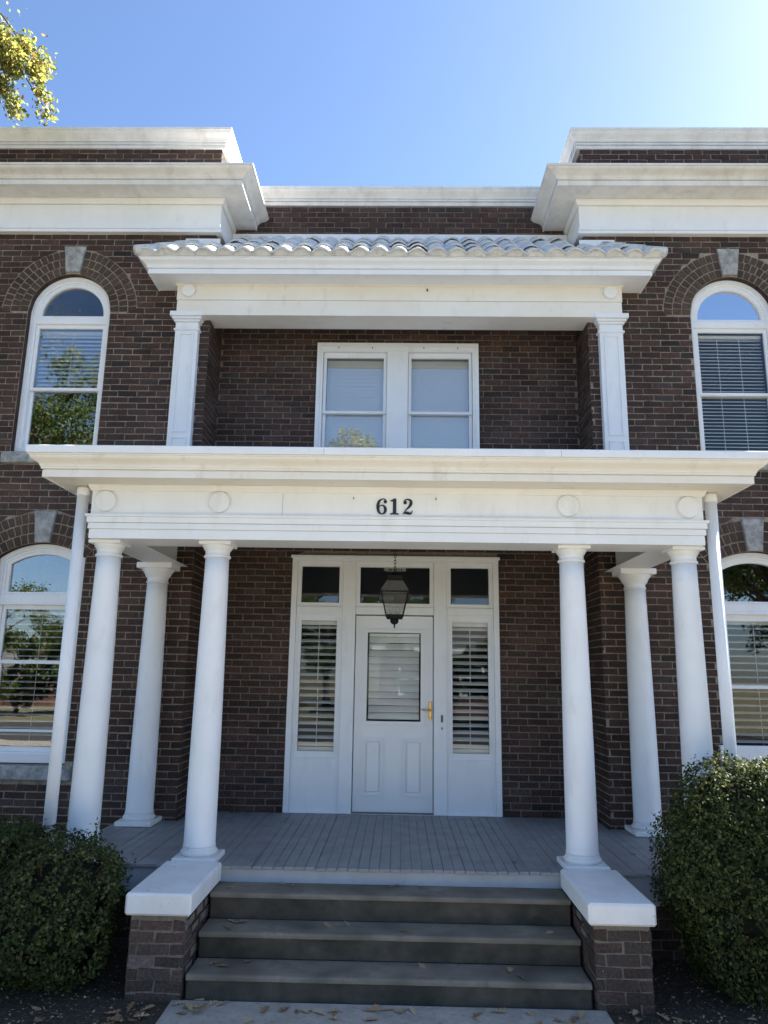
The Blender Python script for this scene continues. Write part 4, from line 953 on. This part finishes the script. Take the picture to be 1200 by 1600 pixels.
# trees across the walk, seen only in the window glass
tree('oak_tree', 'tall oak standing beyond the road, mirrored in the arched upper window', (-14.5, -19.5, GZ), 15, ball(30, -14.9, -19, 10.0, 4.0), 26000, 0.16, 'green_leaf', 5, 0.32)
tree('oak_tree', 'slim oak beyond the road mirrored in the balcony windows', (-2.6, -27, GZ), 14, ball(18, -2.6, -27, 10.2, 2.9), 16000, 0.17, 'oak_leaf', 6, 0.26)
tree('maple_tree', 'broad green tree beyond the road by the brick cottage', (13.5, -18.5, GZ), 9.5, ball(28, 13.2, -18, 5.6, 3.9), 26000, 0.15, 'green_leaf', 7, 0.28)
tree('maple_tree', 'unseen open-crowned maple added past the end wall to dapple the sun', (9.4, 1.6, GZ), 9.5, ball(12, 9.0, 1.0, 6.4, 2.6), 1100, 0.13, 'green_leaf', 9, 0.2)  # added out of view on the sun's path to break up its light
for k, (x, y, h, r_) in enumerate(((-22, -44, 7.0, 3.2), (-28, -45, 8.0, 3.6), (-8.5, -31, 6.5, 2.6), (-4.2, -37, 7.5, 3.0), (0.4, -41, 8, 3.4))):
    tree('hedge_tree', ['small round green tree behind the outbuilding roof', 'bushy green tree at the far end of the row', 'rounded green tree between the two brick cottages', 'dense green tree behind the gap between the cottages', 'large green tree rising behind the cottage with the white fascia'][k], (x, y, GZ), h, ball(16, x, y, h*0.55, r_), 9000, 0.2, 'green_leaf', 20+k, 0.2)

for k, (x, y, h, r_) in enumerate(((1.2, -24.2, 3.6, 1.7), (4.4, -24.6, 3.9, 1.8), (-16.6, -25.5, 3.2, 1.6), (-14.0, -25.0, 3.4, 1.6))):
    tree('holly_bush', ['squat holly across the road opposite the front door', 'fuller holly across the road before the brick cottage', 'small holly across the road toward the outbuilding', 'upright holly next to the small one across the road'][k], (x, y, GZ), h, ball(14, x, y, h*0.42, r_, 0.95), 9000, 0.14, 'green_leaf', 60+k, 0.10)
# ------------------------------------------------------------------ cottages across the road, seen in the glass
def cottage(label, x, y, w_, d_, h_, rh, wins=True):
    c = tag(empty('cottage', (x, y, GZ)), label, 'house')
    x0, x1 = x-w_/2, x+w_/2; yf = y+d_/2; yb = y-d_/2
    wa = MB(); wa.box(x0, x1, yb, yf, GZ-0.1, GZ+h_); wa.build('wall', 'far_brick', c)
    e = 0.45; z0 = GZ+h_; V = [(x0-e, yb-e, z0-.05), (x1+e, yb-e, z0-.05), (x1+e, yf+e, z0-.05), (x0-e, yf+e, z0-.05), (x0+w_*0.22, y, z0+rh), (x1-w_*0.22, y, z0+rh)]
    rf = MB().add(V, [(3, 2, 1, 0), (0, 1, 5, 4), (1, 2, 5), (2, 3, 4, 5), (3, 0, 4)]).build('roof', 'shingle', c)
    MB().box(x+w_*0.2, x+w_*0.2+0.7, y-0.3, y+0.3, z0+rh*0.5, z0+rh+0.7).build('chimney', 'far_brick', rf)
    MB().box(x0-e+.01, x1+e-.01, yf+e+.002, yf+e+.06, z0-0.22, z0-0.03).build('fascia', 'white', rf)
    for k in range(4):
        xx = x0 + w_*(k+0.5)/4
        if not wins and k != 2: continue
        if k == 2:
            d = MB().box(xx-0.5, xx+0.5, yf+.004, yf+.06, GZ+0.3, GZ+2.4).build('door', 'white', c); MB().box(xx-.35, xx+.35, yf+.062, yf+.068, GZ+1.4, GZ+2.2).build('pane', 'glass', d); continue
        wn = MB().ring(rect(xx-0.62, xx+0.62, GZ+0.95, GZ+2.5), rect(xx-0.5, xx+0.5, GZ+1.07, GZ+2.38), yf+.08, yf+.003).build('window', 'white', c)
        MB().box(xx-.5, xx+.5, yf+.004, yf+.02, GZ+1.07, GZ+2.38).build('pane', 'black', wn); MB().box(xx-.5, xx+.5, yf+.03, yf+.06, GZ+1.70, GZ+1.76).build('rail', 'white', wn)
cottage('red brick cottage with white framed windows facing the porch door', 5.2, -33, 12, 8, 3.3, 2.4)
cottage('low red brick outbuilding under a wide grey hipped roof', -23, -36, 9, 6, 1.9, 0.9, False)

# ------------------------------------------------------------------ fallen leaves
def oak_leaf_mesh(seed):
    r = random.Random(seed); half = [(0.0, 0.004), (0.12, 0.010), (0.22, 0.10), (0.30, 0.05), (0.40, 0.19), (0.50, 0.075), (0.62, 0.23), (0.70, 0.09), (0.82, 0.16), (0.90, 0.07), (1.0, 0.0)]
    half = [(t + r.uniform(-.015, .015), w_*r.uniform(0.8, 1.25)) for t, w_ in half]; half[0] = (-0.18, 0.004); half[-1] = (1.0, 0.002)
    c1, c2, tw = r.uniform(-.3, .6), r.uniform(0.5, 2.2), r.uniform(-.8, .8)
    V = []
    for t, w_ in half:
        for q in (-1, 0, 1):
            x, y = t, q*w_; z = c1*(t-.5)**2*0.5 + c2*y*y + tw*y*(t-.5)*0.5
            V.append((x-.45, y, z))
    zmin = min(v[2] for v in V); V = [(a*0.125, b_*0.125, (c-zmin)*0.125) for a, b_, c in V]
    F = []
    for i in range(len(half)-1):
        for k in (0, 1): a = i*3+k; F.append((a, a+1, a+4, a+3))
    me = bpy.data.meshes.new('fallen_leaf'); me.from_pydata(V, [], F); me.materials.append(M['dead_leaf']); me.update(); return me
olm = [oak_leaf_mesh(40+k) for k in range(7)]
def drop(x, y, z, label, group, s=None, tilt=0.25):
    o = inst(random.choice(olm), 'fallen_leaf', (x, y, z)); s = s or random.uniform(0.6, 1.05); o.scale = (s,)*3
    o.rotation_euler = (random.uniform(-tilt, tilt), random.uniform(-tilt, tilt), random.uniform(0, 6.28)); tag(o, label, 'leaf', group)
for (x, i) in ((-1.17, 0), (-0.80, 0), (-0.73, 0), (0.02, 0), (0.25, 0), (-1.12, 1), (-1.05, 1), (-1.10, 1), (-0.42, 1), (-0.30, 1), (0.10, 1), (-1.15, 2), (-1.08, 2), (-0.93, 2), (0.22, 2), (0.80, 2), (0.86, 2), (1.1, 1)):
    drop(x, random.uniform(SY[i+1]+0.07, SY[i]-0.03), SZ[i]+0.007, 'dry tan oak leaf lying on the %s concrete tread' % ('top', 'middle', 'lowest')[i], 'leaves on the steps', random.uniform(0.7, 1.0), 0.22)
for k in range(44):
    x = random.uniform(-1.30, 1.30) if k > 6 else random.uniform(-1.3, -1.0); y = -3.03 - abs(random.gauss(0, 0.10)) - 0.05
    drop(x, y, GZ+0.014 + (0.012*(k % 3) if k < 7 else 0), 'dry tan oak leaf on the walk at the foot of the steps', 'leaves at the foot of the steps', None, 0.15)
for k in range(26):
    sg = 1 if k % 2 else -1
    drop(sg*(random.uniform(1.40, 1.80) if k % 3 else random.uniform(1.4, 2.3)), random.uniform(-3.40, -3.08), GZ+0.008+0.006*(k % 3), 'dry tan oak leaf on dark soil before the %s shrub' % ('tall' if sg > 0 else 'low'), 'leaves on the soil', None, 0.2)
for (x, y) in ((0.55, -1.75), (0.98, -1.95), (2.0, -1.6)): drop(x, y, 0.005, 'dry tan oak leaf on the grey porch boards', 'leaves on the porch floor', 0.7, 0.1)
n = 5200; P = np.stack([rng.uniform(1.4, 4.2, n)*rng.choice([-1, 1], n), rng.uniform(-4.6, -2.2, n), np.full(n, GZ+0.008) + rng.uniform(0, 0.02, n)], 1)
lit = leaf_cloud('leaf_litter', 'dead_leaf', None, P, rng.normal(size=(n, 3))*0.35 + np.array([0, 0, 1]), 0.020, (0, -3, GZ)); tag(lit, 'scattered bits of dead leaf over the soil beds', 'leaf litter', kind='stuff')
